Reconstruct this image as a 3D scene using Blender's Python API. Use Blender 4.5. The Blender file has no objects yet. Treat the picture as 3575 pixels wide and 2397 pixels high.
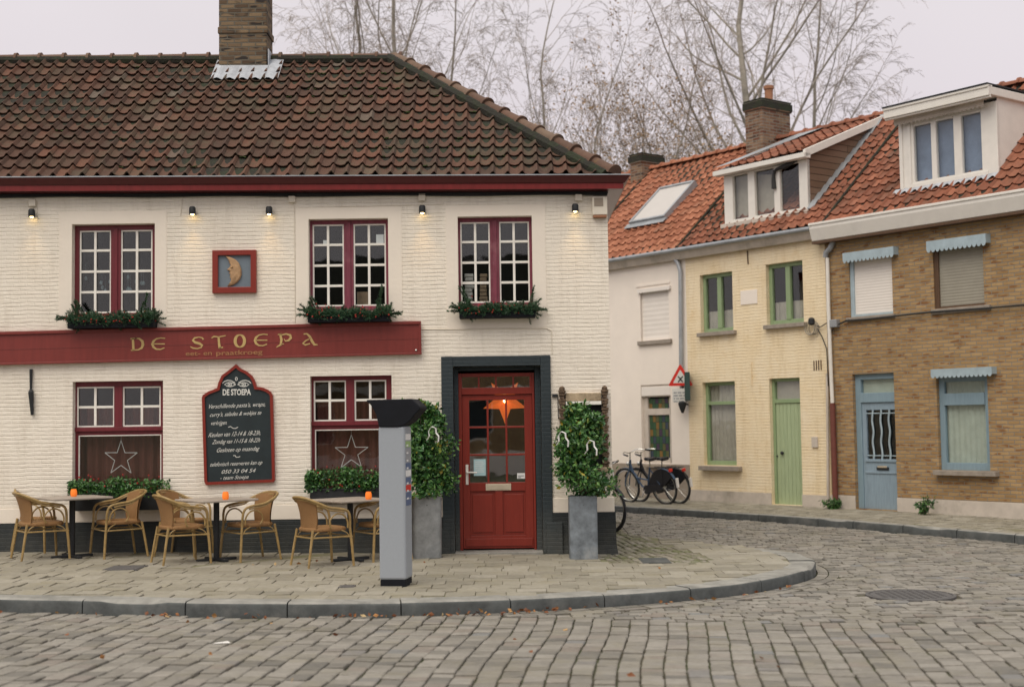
import bpy, bmesh, math, random
import numpy as np
from mathutils import Vector, Matrix
random.seed(7)
SC = bpy.context.scene
COL = SC.collection
# ------------------------------------------------------------------ camera
F, CX, CY = 4669.0, 1787.5, 1198.5
PITCH, ROLL, EYE = math.atan(276.5/4669.0), 0.0145, Vector((0, 0, 1.62))
fwd = Vector((0, math.cos(PITCH), math.sin(PITCH)))
up0 = Vector((0, -math.sin(PITCH), math.cos(PITCH)))
ri0 = Vector((1, 0, 0))
rgt = ri0*math.cos(ROLL) - up0*math.sin(ROLL)
upv = up0*math.cos(ROLL) + ri0*math.sin(ROLL)
cd = bpy.data.cameras.new('camera')
cam = bpy.data.objects.new('camera', cd); COL.objects.link(cam)
M = Matrix.Identity(4)
for i, v in enumerate((rgt, upv, -fwd)):
    for j in range(3): M[j][i] = v[j]
M.translation = EYE
cam.matrix_world = M
cd.sensor_width = 36.0; cd.sensor_fit = 'HORIZONTAL'
cd.lens = 36.0*F/3575.0
cd.clip_start = 0.1; cd.clip_end = 2000
cd.dof.use_dof = True; cd.dof.focus_distance = 16.8; cd.dof.aperture_fstop = 1.4
SC.camera = cam
# ------------------------------------------------------------------ world, sun, exposure
SUN_EL, SUN_AZ = math.radians(56), math.radians(212)   # azimuth clockwise from +Y
W = bpy.data.worlds.new("World"); SC.world = W; W.use_nodes = True
wn = W.node_tree; wn.nodes.clear()
wo = wn.nodes.new('ShaderNodeOutputWorld')
sky = wn.nodes.new('ShaderNodeTexSky'); sky.sky_type = 'NISHITA'; sky.sun_disc = False
sky.sun_elevation = SUN_EL; sky.sun_rotation = SUN_AZ; sky.air_density = 1.5; sky.dust_density = 4
bg1 = wn.nodes.new('ShaderNodeBackground'); bg1.inputs[1].default_value = 0.01
wn.links.new(sky.outputs[0], bg1.inputs[0])
bg2 = wn.nodes.new('ShaderNodeBackground')
tc = wn.nodes.new('ShaderNodeTexCoord'); sp = wn.nodes.new('ShaderNodeSeparateXYZ')
wn.links.new(tc.outputs['Generated'], sp.inputs[0])
rp = wn.nodes.new('ShaderNodeValToRGB'); wn.links.new(sp.outputs[2], rp.inputs[0])
e = rp.color_ramp.elements
e[0].position = 0.0; e[0].color = (0.66, 0.605, 0.61, 1)
e[1].position = 0.8; e[1].color = (0.96, 0.95, 0.90, 1)
m_ = e.new(0.22); m_.color = (0.70, 0.635, 0.665, 1)
nz = wn.nodes.new('ShaderNodeTexNoise'); nz.inputs['Scale'].default_value = 3.2; nz.inputs['Detail'].default_value = 3
wn.links.new(tc.outputs['Generated'], nz.inputs[0])
mr = wn.nodes.new('ShaderNodeMapRange'); mr.inputs['To Min'].default_value = 0.90; mr.inputs['To Max'].default_value = 1.08
wn.links.new(nz.outputs[0], mr.inputs[0]); wn.links.new(mr.outputs[0], bg2.inputs[1])
wn.links.new(rp.outputs[0], bg2.inputs[0])
ad = wn.nodes.new('ShaderNodeAddShader')
wn.links.new(bg1.outputs[0], ad.inputs[0]); wn.links.new(bg2.outputs[0], ad.inputs[1]); wn.links.new(ad.outputs[0], wo.inputs[0])
sl = bpy.data.lights.new('sun', 'SUN'); sl.energy = 1.75; sl.angle = math.radians(48); sl.color = (1, 0.91, 0.78)
so = bpy.data.objects.new('sun', sl); COL.objects.link(so)
sd = Vector((math.sin(SUN_AZ)*math.cos(SUN_EL), math.cos(SUN_AZ)*math.cos(SUN_EL), math.sin(SUN_EL)))
so.rotation_euler = sd.to_track_quat('Z', 'Y').to_euler(); so.location = (0, -20, 30)
SC.view_settings.view_transform = 'Standard'; SC.view_settings.look = 'None'
SC.view_settings.exposure = 0.08; SC.view_settings.gamma = 1.0
SC.cycles.max_bounces = 8; SC.cycles.transparent_max_bounces = 16
# ------------------------------------------------------------------ measuring helpers
ZM = {'s': (1, 0, 0), 'D': (1/1.5284, 0, 0), 'z1': (2.24, 60, 40), 'z2': (1.949, 1000, 40), 'z3': (2.613, 60, 640), 'z4': (2.063, 60, 1240),
      'z5': (1.982, 1000, 640), 'z6': (1.912, 1000, 1240), 'z7': (1.613, 2050, 250), 'z8': (1.6707, 2100, 1000),
      'a1': (1.96, 2100, 600), 'a2': (2.0907, 2750, 600), 'a3': (2.24, 2100, 1200), 'a4': (2.24, 2750, 1200), 'a5': (1.3443, 60, 1900),
      'a6': (1.3759, 1800, 1800), 'a7': (3.6547, 60, 1650), 'a8': (2.9238, 680, 1650), 'b1': (2.9238, 400, 1100), 'b2': (3.4828, 690, 1250),
      'b3': (2.2417, 1240, 1380), 'b4': (2.4133, 1940, 1330), 'b5': (2.339, 1300, 1900), 'b6': (1.949, 2300, 60), 'b7': (1.6707, 1050, 60), 'b8': (6.272, 2120, 1550)}
def px(k, x, y):
    s, a, b = ZM[k]; return x/s+a, y/s+b
def ray(k, x, y):
    x, y = px(k, x, y); return rgt*((x-CX)/F) + upv*((CY-y)/F) + fwd
def G(x, y):      # the pavement is not level: it falls gently to the right along the cafe front
    t = min(max((y-18)/5.0, 0), 1); t = 1-t*t*(3-2*t)
    return -0.018*min(max(x+3, -9), 4.2)*t
def gpt(k, x, y, dz=0.0):
    d = ray(k, x, y); z = 0
    for _ in range(12):
        P = EYE + d*((z+dz-EYE.z)/d.z); z = G(P.x, P.y)
    return P
class Fr:
    def __init__(s, O, ang):
        s.O = Vector(O); s.u = Vector((math.cos(ang), math.sin(ang), 0)); s.w = Vector((-s.u.y, s.u.x, 0)); s.ang = ang
        s.M = Matrix.Translation(s.O) @ Matrix.Rotation(ang, 4, 'Z')
    def uz(s, k, x, y, w=0.0):
        d = ray(k, x, y); O = s.O + s.w*w; t = (O-EYE).dot(s.w)/d.dot(s.w); P = EYE+d*t
        return (P-O).dot(s.u), P.z
    def rect(s, k, x0, y0, x1, y1, w=0.0):
        xm, ym = (x0+x1)/2, (y0+y1)/2
        return s.uz(k, x0, ym, w)[0], s.uz(k, x1, ym, w)[0], s.uz(k, xm, y1, w)[1], s.uz(k, xm, y0, w)[1]
CF = Fr((0, 17.3, 0), 0.0)
RF = Fr((3.5768, 27.26, 0), math.radians(-53))
# ------------------------------------------------------------------ materials
MATS = {}
class NT:
    def __init__(s, name):
        m = bpy.data.materials.new(name); m.use_nodes = True; s.m = m; s.t = m.node_tree; s.t.nodes.clear()
        s.out = s.t.nodes.new('ShaderNodeOutputMaterial'); s.b = s.t.nodes.new('ShaderNodeBsdfPrincipled')
        s.t.links.new(s.b.outputs[0], s.out.inputs[0]); MATS[name] = m
    def n(s, typ, _in=None, **kw):
        nd = s.t.nodes.new('ShaderNode'+typ)
        for k, v in kw.items(): setattr(nd, k, v)
        for k, v in (_in or {}).items(): s.set(nd.inputs[k], v)
        return nd
    def set(s, inp, v):
        if hasattr(v, 'is_linked') or isinstance(v, bpy.types.NodeSocket): s.t.links.new(v, inp)
        elif hasattr(v, 'outputs'): s.t.links.new(v.outputs[0], inp)
        else:
            if isinstance(v, tuple) and len(v) == 3 and inp.type == 'RGBA': v = v+(1,)
            inp.default_value = v
    def math(s, op, a, b=0.0, c=None, clamp=False):
        nd = s.n('Math', operation=op, use_clamp=clamp); s.set(nd.inputs[0], a); s.set(nd.inputs[1], b)
        if c is not None: s.set(nd.inputs[2], c)
        return nd.outputs[0]
    def mix(s, f, a, b, mode='MIX'):
        nd = s.n('Mix', data_type='RGBA', blend_type=mode); s.set(nd.inputs[0], f); s.set(nd.inputs[6], a); s.set(nd.inputs[7], b); return nd.outputs[2]
    def obj(s): return s.n('TexCoord').outputs['Object']
    def noise(s, scale, detail=4, rough=0.6, vec=None, col=False):
        nd = s.n('TexNoise', {'Scale': scale, 'Detail': detail, 'Roughness': rough}); s.set(nd.inputs['Vector'], vec if vec is not None else s.obj())
        return nd.outputs[1] if col else nd.outputs[0]
    def rng(s, v, a, b, c=0.0, d=1.0):
        nd = s.n('MapRange'); s.set(nd.inputs[0], v); nd.inputs[1].default_value = a; nd.inputs[2].default_value = b; nd.inputs[3].default_value = c; nd.inputs[4].default_value = d; return nd.outputs[0]
    def bump(s, h, dist, strength=1.0, prev=None):
        nd = s.n('Bump', {'Distance': dist, 'Strength': strength}); s.set(nd.inputs['Height'], h)
        if prev is not None: s.set(nd.inputs['Normal'], prev)
        return nd.outputs[0]
    def ramp(s, v, stops):
        nd = s.n('ValToRGB'); s.set(nd.inputs[0], v); el = nd.color_ramp.elements
        el[0].position, el[0].color = stops[0][0], stops[0][1]+(1,)
        el[1].position, el[1].color = stops[-1][0], stops[-1][1]+(1,)
        for p, c in stops[1:-1]:
            q = el.new(p); q.color = c+(1,)
        return nd.outputs[0]
    def fin(s, col, rough=0.6, nrm=None, spec=0.5, **kw):
        s.set(s.b.inputs['Base Color'], col); s.set(s.b.inputs['Roughness'], rough); s.b.inputs['Specular IOR Level'].default_value = spec
        if nrm is not None: s.set(s.b.inputs['Normal'], nrm)
        for k, v in kw.items(): s.set(s.b.inputs[k.replace('_', ' ')], v)
        return s.m
def plain(name, c, rough=0.6, var=0.15, scale=6, bump=0.0, bs=60, spec=0.4, metal=0.0, streak=False, dirt=None):
    t = NT(name); v = t.obj()
    if streak:
        mp = t.n('Mapping', {'Vector': v, 'Scale': (6, 6, .7)}); nv = t.noise(scale, 6, .65, mp.outputs[0])
    else: nv = t.noise(scale, 6, .65, v)
    f = t.rng(nv, .3, .7)
    lo = tuple(x*(1-var) for x in c); hi = tuple(min(1, x*(1+var)) for x in c)
    col = t.mix(f, lo, hi)
    if dirt:
        f2 = t.rng(t.noise(scale*.37, 8, .7, v), .52, .72); col = t.mix(f2, col, dirt)
    nr = t.bump(t.noise(bs, 3, .6, v), bump) if bump else None
    return t.fin(col, rough, nr, spec, Metallic=metal)
def bvec(t, jit=0.004, js=5.0):
    v = t.obj(); s = t.n('SeparateXYZ'); t.set(s.inputs[0], v)
    nn = t.n('SeparateXYZ'); t.set(nn.inputs[0], t.noise(js, 2, .5, v, col=True))
    x = t.math('ADD', s.outputs[0], s.outputs[1]); x = t.math('ADD', x, t.math('MULTIPLY', nn.outputs[0], jit))
    z = t.math('ADD', s.outputs[2], t.math('MULTIPLY', nn.outputs[1], jit))
    c = t.n('CombineXYZ'); t.set(c.inputs[0], x); t.set(c.inputs[1], z); return c.outputs[0], v, s
def brickmat(name, c1, c2, cm, bw, bh, ms, rough=.85, bumpd=.006, var=None, jit=.02, soft=.3, third=None, dirt=None, spec=.2, lowgrime=None, patch=None):
    t = NT(name); bv, v, s = bvec(t, jit)
    b = t.n('TexBrick', {'Vector': bv, 'Color1': c1, 'Color2': c2, 'Mortar': cm, 'Scale': 1.0, 'Mortar Size': ms, 'Mortar Smooth': soft, 'Bias': 0.0, 'Brick Width': bw, 'Row Height': bh})
    col = b.outputs[0]
    if third:
        mp = t.n('Mapping', {'Vector': v, 'Scale': (1/bw*.9, 1/bw*.9, 1/bh*.9)})
        f = t.rng(t.noise(1.0, 1, .5, mp.outputs[0]), .56, .66); f = t.math('MULTIPLY', f, t.math('SUBTRACT', 1.0, b.outputs[1])); col = t.mix(f, col, third)
    col = t.mix(t.rng(t.noise(1.3, 5, .7, v), .35, .7), col, t.mix(1.0, col, (.86, .85, .82), 'MULTIPLY'))
    if patch:
        col = t.mix(t.math('MULTIPLY', t.rng(t.noise(1.1, 9, .75, v), .54, .68), .75), col, patch)
    if dirt:
        mp = t.n('Mapping', {'Vector': v, 'Scale': (5, 5, .5)})
        col = t.mix(t.math('MULTIPLY', t.rng(t.noise(1.5, 6, .7, mp.outputs[0]), .55, .8), .5), col, dirt)
    if lowgrime:
        f = t.math('MULTIPLY', t.rng(s.outputs[2], .55, .15), t.noise(5, 5, .7, v)); col = t.mix(f, col, lowgrime)
    n1 = t.bump(t.noise(26, 5, .65, v), bumpd*.8)
    n2 = t.bump(t.math('SUBTRACT', 1.0, b.outputs[1]), bumpd, 1.0, n1)
    return t.fin(col, rough, n2, spec)
def painted_brick(name, c1, c2, bw, bh, dist, patch=None, patch2=None, dirt=None, rough=.65):
    t = NT(name); bv, v, s = bvec(t, .035, 2.2)
    sv = t.n('SeparateXYZ'); t.set(sv.inputs[0], bv)
    b = t.n('TexBrick', {'Vector': bv, 'Scale': 1.0, 'Mortar Size': .012, 'Mortar Smooth': 1.0, 'Brick Width': bw, 'Row Height': bh, 'Color1': (.0, .0, .0), 'Color2': (1, 1, 1), 'Mortar': (.5, .5, .5)})
    fr = t.math('FRACT', t.math('DIVIDE', sv.outputs[1], bh)); row = t.math('ABSOLUTE', t.math('SUBTRACT', fr, .5)); ln = t.rng(row, .30, .5)
    mp = t.n('Mapping', {'Vector': v, 'Scale': (2.2, 2.2, 9)}); msk = t.rng(t.noise(1.1, 5, .65, mp.outputs[0]), .38, .72)
    ln = t.math('MULTIPLY', ln, msk)
    col = t.mix(t.rng(t.noise(2.0, 5, .7, v), .3, .7), c1, c2)
    if patch: col = t.mix(t.math('MULTIPLY', t.rng(t.noise(1.1, 9, .75, v), .5, .7), .8), col, patch)
    if patch2: col = t.mix(t.math('MULTIPLY', t.rng(t.noise(2.3, 9, .8, v), .56, .68), .7), col, patch2)
    col = t.mix(t.math('MULTIPLY', ln, .22), col, dirt or (.45, .39, .31))
    mp2 = t.n('Mapping', {'Vector': v, 'Scale': (4, 4, .6)}); col = t.mix(t.math('MULTIPLY', t.rng(t.noise(1.4, 7, .75, mp2.outputs[0]), .5, .78), .6), col, dirt or (.58, .51, .42))
    n0 = t.bump(t.noise(5, 4, .6, mp.outputs[0]), dist*1.5)
    n1 = t.bump(t.noise(30, 5, .65, v), dist*.5, 1.0, n0)
    n2 = t.bump(t.math('SUBTRACT', 1.0, ln), dist*.75, 1.0, n1)
    n3 = t.bump(t.math('SUBTRACT', 1.0, b.outputs[1]), dist*.45, 1.0, n2)
    n4 = t.bump(b.outputs[0], dist*.25, 1.0, n3)
    return t.fin(col, rough, n4, .3)
painted_brick('cream_brick', (.80, .735, .64), (.85, .79, .695), .19, .052, .0050, patch=(.76, .69, .595))
brickmat('plinth_black', (.012, .019, .025), (.014, .021, .027), (.011, .018, .023), .19, .052, .008, .6, .0022, soft=1.0, spec=.35, lowgrime=(.08, .08, .07))
plain('cream_plaster', (.82, .745, .65), .6, .03, 3, .003, 12)
brickmat('dark_plinth', (.024, .036, .044), (.027, .040, .048), (.022, .033, .040), .19, .052, .008, .6, .0022, soft=1.0, spec=.4, lowgrime=(.10, .10, .09))
painted_brick('yellow_brick', (.80, .65, .43), (.85, .73, .53), .19, .058, .0042, patch=(.86, .76, .59), patch2=(.70, .50, .25), dirt=(.56, .40, .18))
brickmat('ochre_brick', (.33, .205, .095), (.45, .30, .15), (.27, .23, .18), .21, .062, .009, .85, .004, third=(.25, .125, .055), dirt=(.24, .15, .07))
brickmat('chimney_brick', (.10, .065, .045), (.26, .185, .115), (.15, .135, .11), .21, .066, .010, .9, .008, third=(.045, .038, .035), dirt=(.05, .048, .045))
brickmat('red_chimney_brick', (.17, .075, .05), (.31, .21, .14), (.27, .24, .20), .21, .066, .010, .9, .008, third=(.09, .06, .05), dirt=(.08, .07, .05))
plain('white_render', (.84, .765, .69), .8, .04, 2, .002, 60)
plain('taupe_render', (.30, .25, .20), .8, .12, 3, .002, 60)
plain('pale_plinth', (.55, .49, .43), .8, .12, 4, .002, 60, dirt=(.35, .31, .26))
plain('burgundy', (.155, .022, .030), .35, .18, 5, .0006, 40, streak=True)
plain('burgundy_worn', (.19, .038, .062), .5, .25, 5, .001, 40, streak=True, dirt=(.30, .13, .15))
plain('gutter_red', (.22, .028, .028), .3, .15, 3, streak=True)
plain('sign_red', (.20, .034, .028), .38, .12, 3, .0006, 30, streak=True)
plain('door_red', (.225, .028, .018), .33, .10, 4, .0006, 40, streak=True)
plain('door_dark', (.022, .035, .043), .45, .15, 6, .001, 60)
plain('white_paint', (.86, .83, .77), .4, .08, 8)
plain('window_white', (.76, .73, .68), .4, .05, 5)
plain('zinc', (.34, .36, .385), .42, .18, 5, .001, 30, metal=.3, dirt=(.28, .29, .30))
plain('lead', (.42, .44, .48), .5, .2, 7, .002, 30, metal=.1)
plain('green_paint', (.26, .35, .195), .5, .10, 5, streak=True)
plain('green_door', (.36, .44, .27), .5, .10, 4, streak=True)
plain('blue_paint', (.22, .31, .37), .5, .10, 5, streak=True)
plain('blue_door', (.25, .33, .40), .45, .12, 5, streak=True)
plain('blind_white', (.52, .49, .47), .6, .03, 5)
plain('pale_blue', (.36, .45, .50), .5, .12, 6)
plain('stone_sill', (.30, .26, .22), .8, .2, 9, .002, 60)
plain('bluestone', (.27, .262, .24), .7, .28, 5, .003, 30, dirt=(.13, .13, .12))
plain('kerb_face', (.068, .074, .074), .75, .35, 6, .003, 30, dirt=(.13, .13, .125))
plain('iron', (.02, .022, .025), .6, .3, 20)
plain('black_plastic', (.006, .007, .011), .75, .2, 10, spec=.25)
plain('meter_grey', (.33, .36, .40), .5, .03, 40, metal=.1)
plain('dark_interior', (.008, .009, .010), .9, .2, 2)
plain('cable_grey', (.30, .27, .22), .7, .1, 5)
plain('cable_black', (.03, .03, .03), .7, .1, 5)
plain('cream_plastic', (.72, .66, .56), .5, .05, 5)
plain('shutter_white', (.78, .73, .68), .6, .03, 5)
plain('shutter_grey', (.30, .28, .23), .6, .06, 5)
plain('brown_wood', (.10, .055, .03), .6, .25, 8, streak=True)
brickmat('cladding', (.17, .105, .07), (.21, .135, .095), (.07, .045, .03), 3.0, .13, .010, .8, .004, soft=.5)
plain('weathered_wood', (.42, .33, .22), .8, .35, 9, .004, 40, dirt=(.12, .08, .05))
plain('carved_wood', (.12, .08, .05), .8, .7, 30, .012, 30)
plain('gold_paint', (.50, .35, .14), .5, .12, 12)
plain('dull_gold', (.36, .17, .075), .5, .15, 12)
plain('moon_tan', (.42, .26, .14), .6, .3, 14, .008, 22)
plain('plaque_blue', (.16, .20, .24), .6, .08, 10)
plain('board_black', (.016, .026, .030), .55, .25, 5)
plain('chalk', (.68, .68, .64), .9, .15, 90)
plain('rattan_pole', (.32, .215, .085), .38, .3, 14)
plain('table_top', (.36, .31, .265), .55, .15, 14, .001, 60)
plain('zinc_pot', (.25, .26, .265), .5, .35, 5, .004, 8, metal=.15, dirt=(.14, .15, .16))
plain('zinc_pot_blue', (.175, .20, .225), .6, .45, 6, .004, 14, metal=.1, dirt=(.33, .34, .34))
plain('twig', (.10, .075, .05), .8, .2, 9)
plain('bark', (.27, .245, .21), .85, .35, 3, .01, 8)
plain('birch_twig', (.33, .28, .245), .8, .2, 3)
plain('berry', (.38, .03, .02), .35, .2, 9)
plain('ribbon', (.80, .78, .76), .4, .03, 5)
plain('chrome', (.6, .6, .58), .25, .1, 9, metal=.9)
plain('rubber', (.025, .025, .028), .7, .2, 9)
plain('bike_blue', (.06, .10, .17), .35, .1, 9)
plain('bike_black', (.02, .02, .025), .4, .1, 9)
plain('red_lens', (.65, .03, .02), .3, .1, 9)
plain('sign_red_ring', (.62, .03, .02), .4, .05, 9)
plain('sign_white', (.68, .67, .64), .5, .04, 9)
plain('sign_green', (.03, .06, .055), .5, .1, 9)
plain('grey_print', (.30, .31, .33), .6, .2, 30)
plain('black_print', (.02, .02, .02), .6, .1, 30)
plain('sticker_white', (.75, .75, .75), .5, .05, 9)
plain('sticker_blue', (.10, .14, .25), .5, .05, 9)
plain('sticker_green', (.30, .45, .18), .5, .05, 9)
plain('paper_blue', (.40, .58, .62), .6, .08, 30)
plain('brass', (.60, .52, .40), .4, .1, 9, metal=.4)
plain('terracotta', (.34, .16, .09), .8, .15, 9)
plain('manhole_iron', (.105, .10, .10), .6, .2, 20, .006, 18)
plain('brown_pipe', (.16, .05, .038), .6, .15, 9)
plain('cardboard', (.42, .30, .20), .8, .1, 9)
plain('pale_curtain', (.50, .54, .47), .9, .12, 5)
plain('net_curtain', (.47, .42, .36), .9, .12, 5)
plain('sky_reflection_blue', (.20, .26, .38), .5, .25, 3)  # bluish colour standing in for sky reflected in the dormer panes
plain('lace_blue', (.20, .27, .30), .9, .3, 12)
def attrmat(name, stops, rough=.6, bump=.0, bs=30, spec=.4, moss=None, mossth=(.58, .66), ms=3, extra=None, **kw):
    t = NT(name); a = t.n('Attribute', attribute_name='rnd'); v = t.obj()
    col = t.ramp(a.outputs['Fac'], stops)
    col = t.mix(t.rng(t.noise(14, 5, .7, v), .3, .7), t.mix(1.0, col, (.72, .72, .72), 'MULTIPLY'), col)
    if extra: col = t.mix(t.rng(t.noise(2.2, 6, .7, v), *extra[1]), col, extra[0])
    if moss: col = t.mix(t.rng(t.noise(ms, 8, .75, v), *mossth), col, moss)
    nr = t.bump(t.noise(bs, 4, .6, v), bump) if bump else None
    return t.fin(col, rough, nr, spec, **kw)
attrmat('old_tile', [(0, (.090, .054, .041)), (.35, (.115, .065, .048)), (.75, (.140, .073, .052)), (.97, (.18, .086, .058)), (1, (.16, .13, .105))], .85, .006, 40, .2,
        moss=(.040, .050, .022), mossth=(.66, .73), ms=5, extra=((.10, .09, .06), (.48, .75)))
attrmat('orange_tile', [(0, (.32, .12, .066)), (.5, (.40, .155, .088)), (.9, (.48, .20, .115)), (1, (.28, .13, .08))], .7, .002, 40, .3, extra=((.26, .10, .05), (.5, .85)))
attrmat('deep_orange_tile', [(0, (.24, .086, .05)), (.5, (.32, .118, .068)), (.9, (.40, .155, .09)), (1, (.19, .09, .06))], .7, .002, 40, .3, extra=((.14, .07, .045), (.45, .8)))
attrmat('ridge_tile', [(0, (.12, .068, .048)), (.6, (.17, .095, .066)), (1, (.20, .14, .10))], .75, .004, 40, .3, moss=(.30, .20, .03), mossth=(.62, .70), ms=6)
attrmat('sett', [(0, (.155, .145, .128)), (.2, (.225, .206, .178)), (.55, (.268, .247, .216)), (.85, (.315, .29, .255)), (.93, (.235, .20, .17)), (1, (.21, .21, .208))], .62, .006, 45, .45, extra=((.20, .18, .13), (.5, .8)), moss=(.33, .30, .25), mossth=(.60, .78), ms=1.1)
attrmat('mossy_sett', [(0, (.17, .155, .11)), (.5, (.25, .225, .175)), (1, (.32, .29, .25))], .7, .004, 60, .4, moss=(.10, .115, .035), mossth=(.48, .62), ms=4)
attrmat('paver', [(0, (.26, .238, .19)), (.4, (.31, .284, .228)), (.8, (.345, .317, .257)), (1, (.39, .36, .30))], .75, .002, 70, .35, extra=((.27, .24, .165), (.5, .8)), moss=(.22, .22, .11), mossth=(.62, .8), ms=4)
attrmat('leaf_green', [(0, (.012, .050, .014)), (.3, (.035, .12, .032)), (.65, (.08, .21, .048)), (.965, (.16, .31, .08)), (.985, (.35, .28, .03)), (1, (.40, .30, .03))], .32, .0, 30, .5)
attrmat('fir_green', [(0, (.012, .045, .02)), (.5, (.025, .08, .035)), (1, (.05, .12, .05))], .5)
attrmat('dead_leaf', [(0, (.16, .06, .03)), (.5, (.30, .11, .04)), (.8, (.42, .20, .06)), (1, (.50, .38, .2))], .7)
attrmat('tree_leaf', [(0, (.34, .23, .13)), (1, (.48, .33, .20))], .8)
attrmat('glasswork', [(0, (.03, .09, .04)), (.3, (.07, .14, .05)), (.5, (.06, .035, .07)), (.7, (.26, .15, .03)), (.85, (.05, .11, .05)), (1, (.04, .05, .09))], .35)
t = NT('rattan_weave'); v = t.obj()
ww = t.n('TexWave', {'Vector': v, 'Scale': 40.0, 'Distortion': 1.5, 'Detail': 1.0}, bands_direction='Z')
w2 = t.n('TexWave', {'Vector': v, 'Scale': 26.0, 'Distortion': 1.0}, bands_direction='Y')
h = t.math('MULTIPLY', ww.outputs[1], w2.outputs[1])
t.fin(t.mix(h, (.25, .13, .052), (.46, .265, .115)), .6, t.bump(h, .004), .3)
t = NT('curtain_red'); v = t.obj(); mp = t.n('Mapping', {'Vector': v, 'Scale': (1, 1, .05)})
t.fin(t.mix(t.noise(14, 3, .6, mp.outputs[0]), (.10, .030, .022), (.19, .065, .048)), .9)
t = NT('soil'); v = t.obj()
t.fin(t.mix(t.rng(t.noise(1.3, 8, .7, v), .42, .62), (.085, .073, .050), (.062, .078, .026)), .95, t.bump(t.noise(50, 4, .6, v), .01))
t = NT('pave_joint'); v = t.obj()
t.fin(t.mix(t.rng(t.noise(1.7, 8, .7, v), .4, .65), (.20, .175, .13), (.15, .15, .07)), .95)
t = NT('roof_mortar'); v = t.obj()
t.fin(t.mix(t.rng(t.noise(5, 8, .7, v), .45, .6), (.024, .022, .017), (.026, .033, .016)), .95, t.bump(t.noise(30, 4, .6, v), .02))
def glass(name, tint, rough=.02, f0=1.0):
    t = NT(name); t.t.nodes.remove(t.b)
    ge = t.n('NewGeometry'); dt = t.n('VectorMath', operation='DOT_PRODUCT'); t.set(dt.inputs[0], ge.outputs['Incoming']); t.set(dt.inputs[1], ge.outputs['Normal'])
    fr = t.math('ADD', .04, t.math('MULTIPLY', .96, t.math('POWER', t.math('SUBTRACT', 1.0, t.math('ABSOLUTE', dt.outputs['Value'])), 5.0))); tr = t.n('BsdfTransparent', {'Color': tint}); gl = t.n('BsdfGlossy', {'Color': (1, 1, 1), 'Roughness': rough})
    wob = t.bump(t.noise(2.2, 2, .5), .0016); t.set(gl.inputs['Normal'], wob)
    mx = t.n('MixShader'); t.set(mx.inputs[0], t.math('MULTIPLY', fr, f0)); t.set(mx.inputs[1], tr.outputs[0]); t.set(mx.inputs[2], gl.outputs[0])
    t.t.links.new(mx.outputs[0], t.out.inputs[0])
glass('pane_glass', (.93, .95, .95), f0=1.15)
glass('grey_pane', (.93, .95, .95), f0=1.0)
glass('door_glass', (.93, .95, .95), f0=3.2)
def emis(name, c, st):
    t = NT(name); t.fin(c, .6, None, .2); t.set(t.b.inputs['Emission Color'], c); t.b.inputs['Emission Strength'].default_value = st
emis('lamp_glow', (1.0, .72, .30), 14)
emis('lantern_paper', (1.0, .20, .035), .45)
emis('lantern_core', (1.0, .55, .16), 2.2)
emis('candle_glass', (.85, .20, .03), .35)
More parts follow.
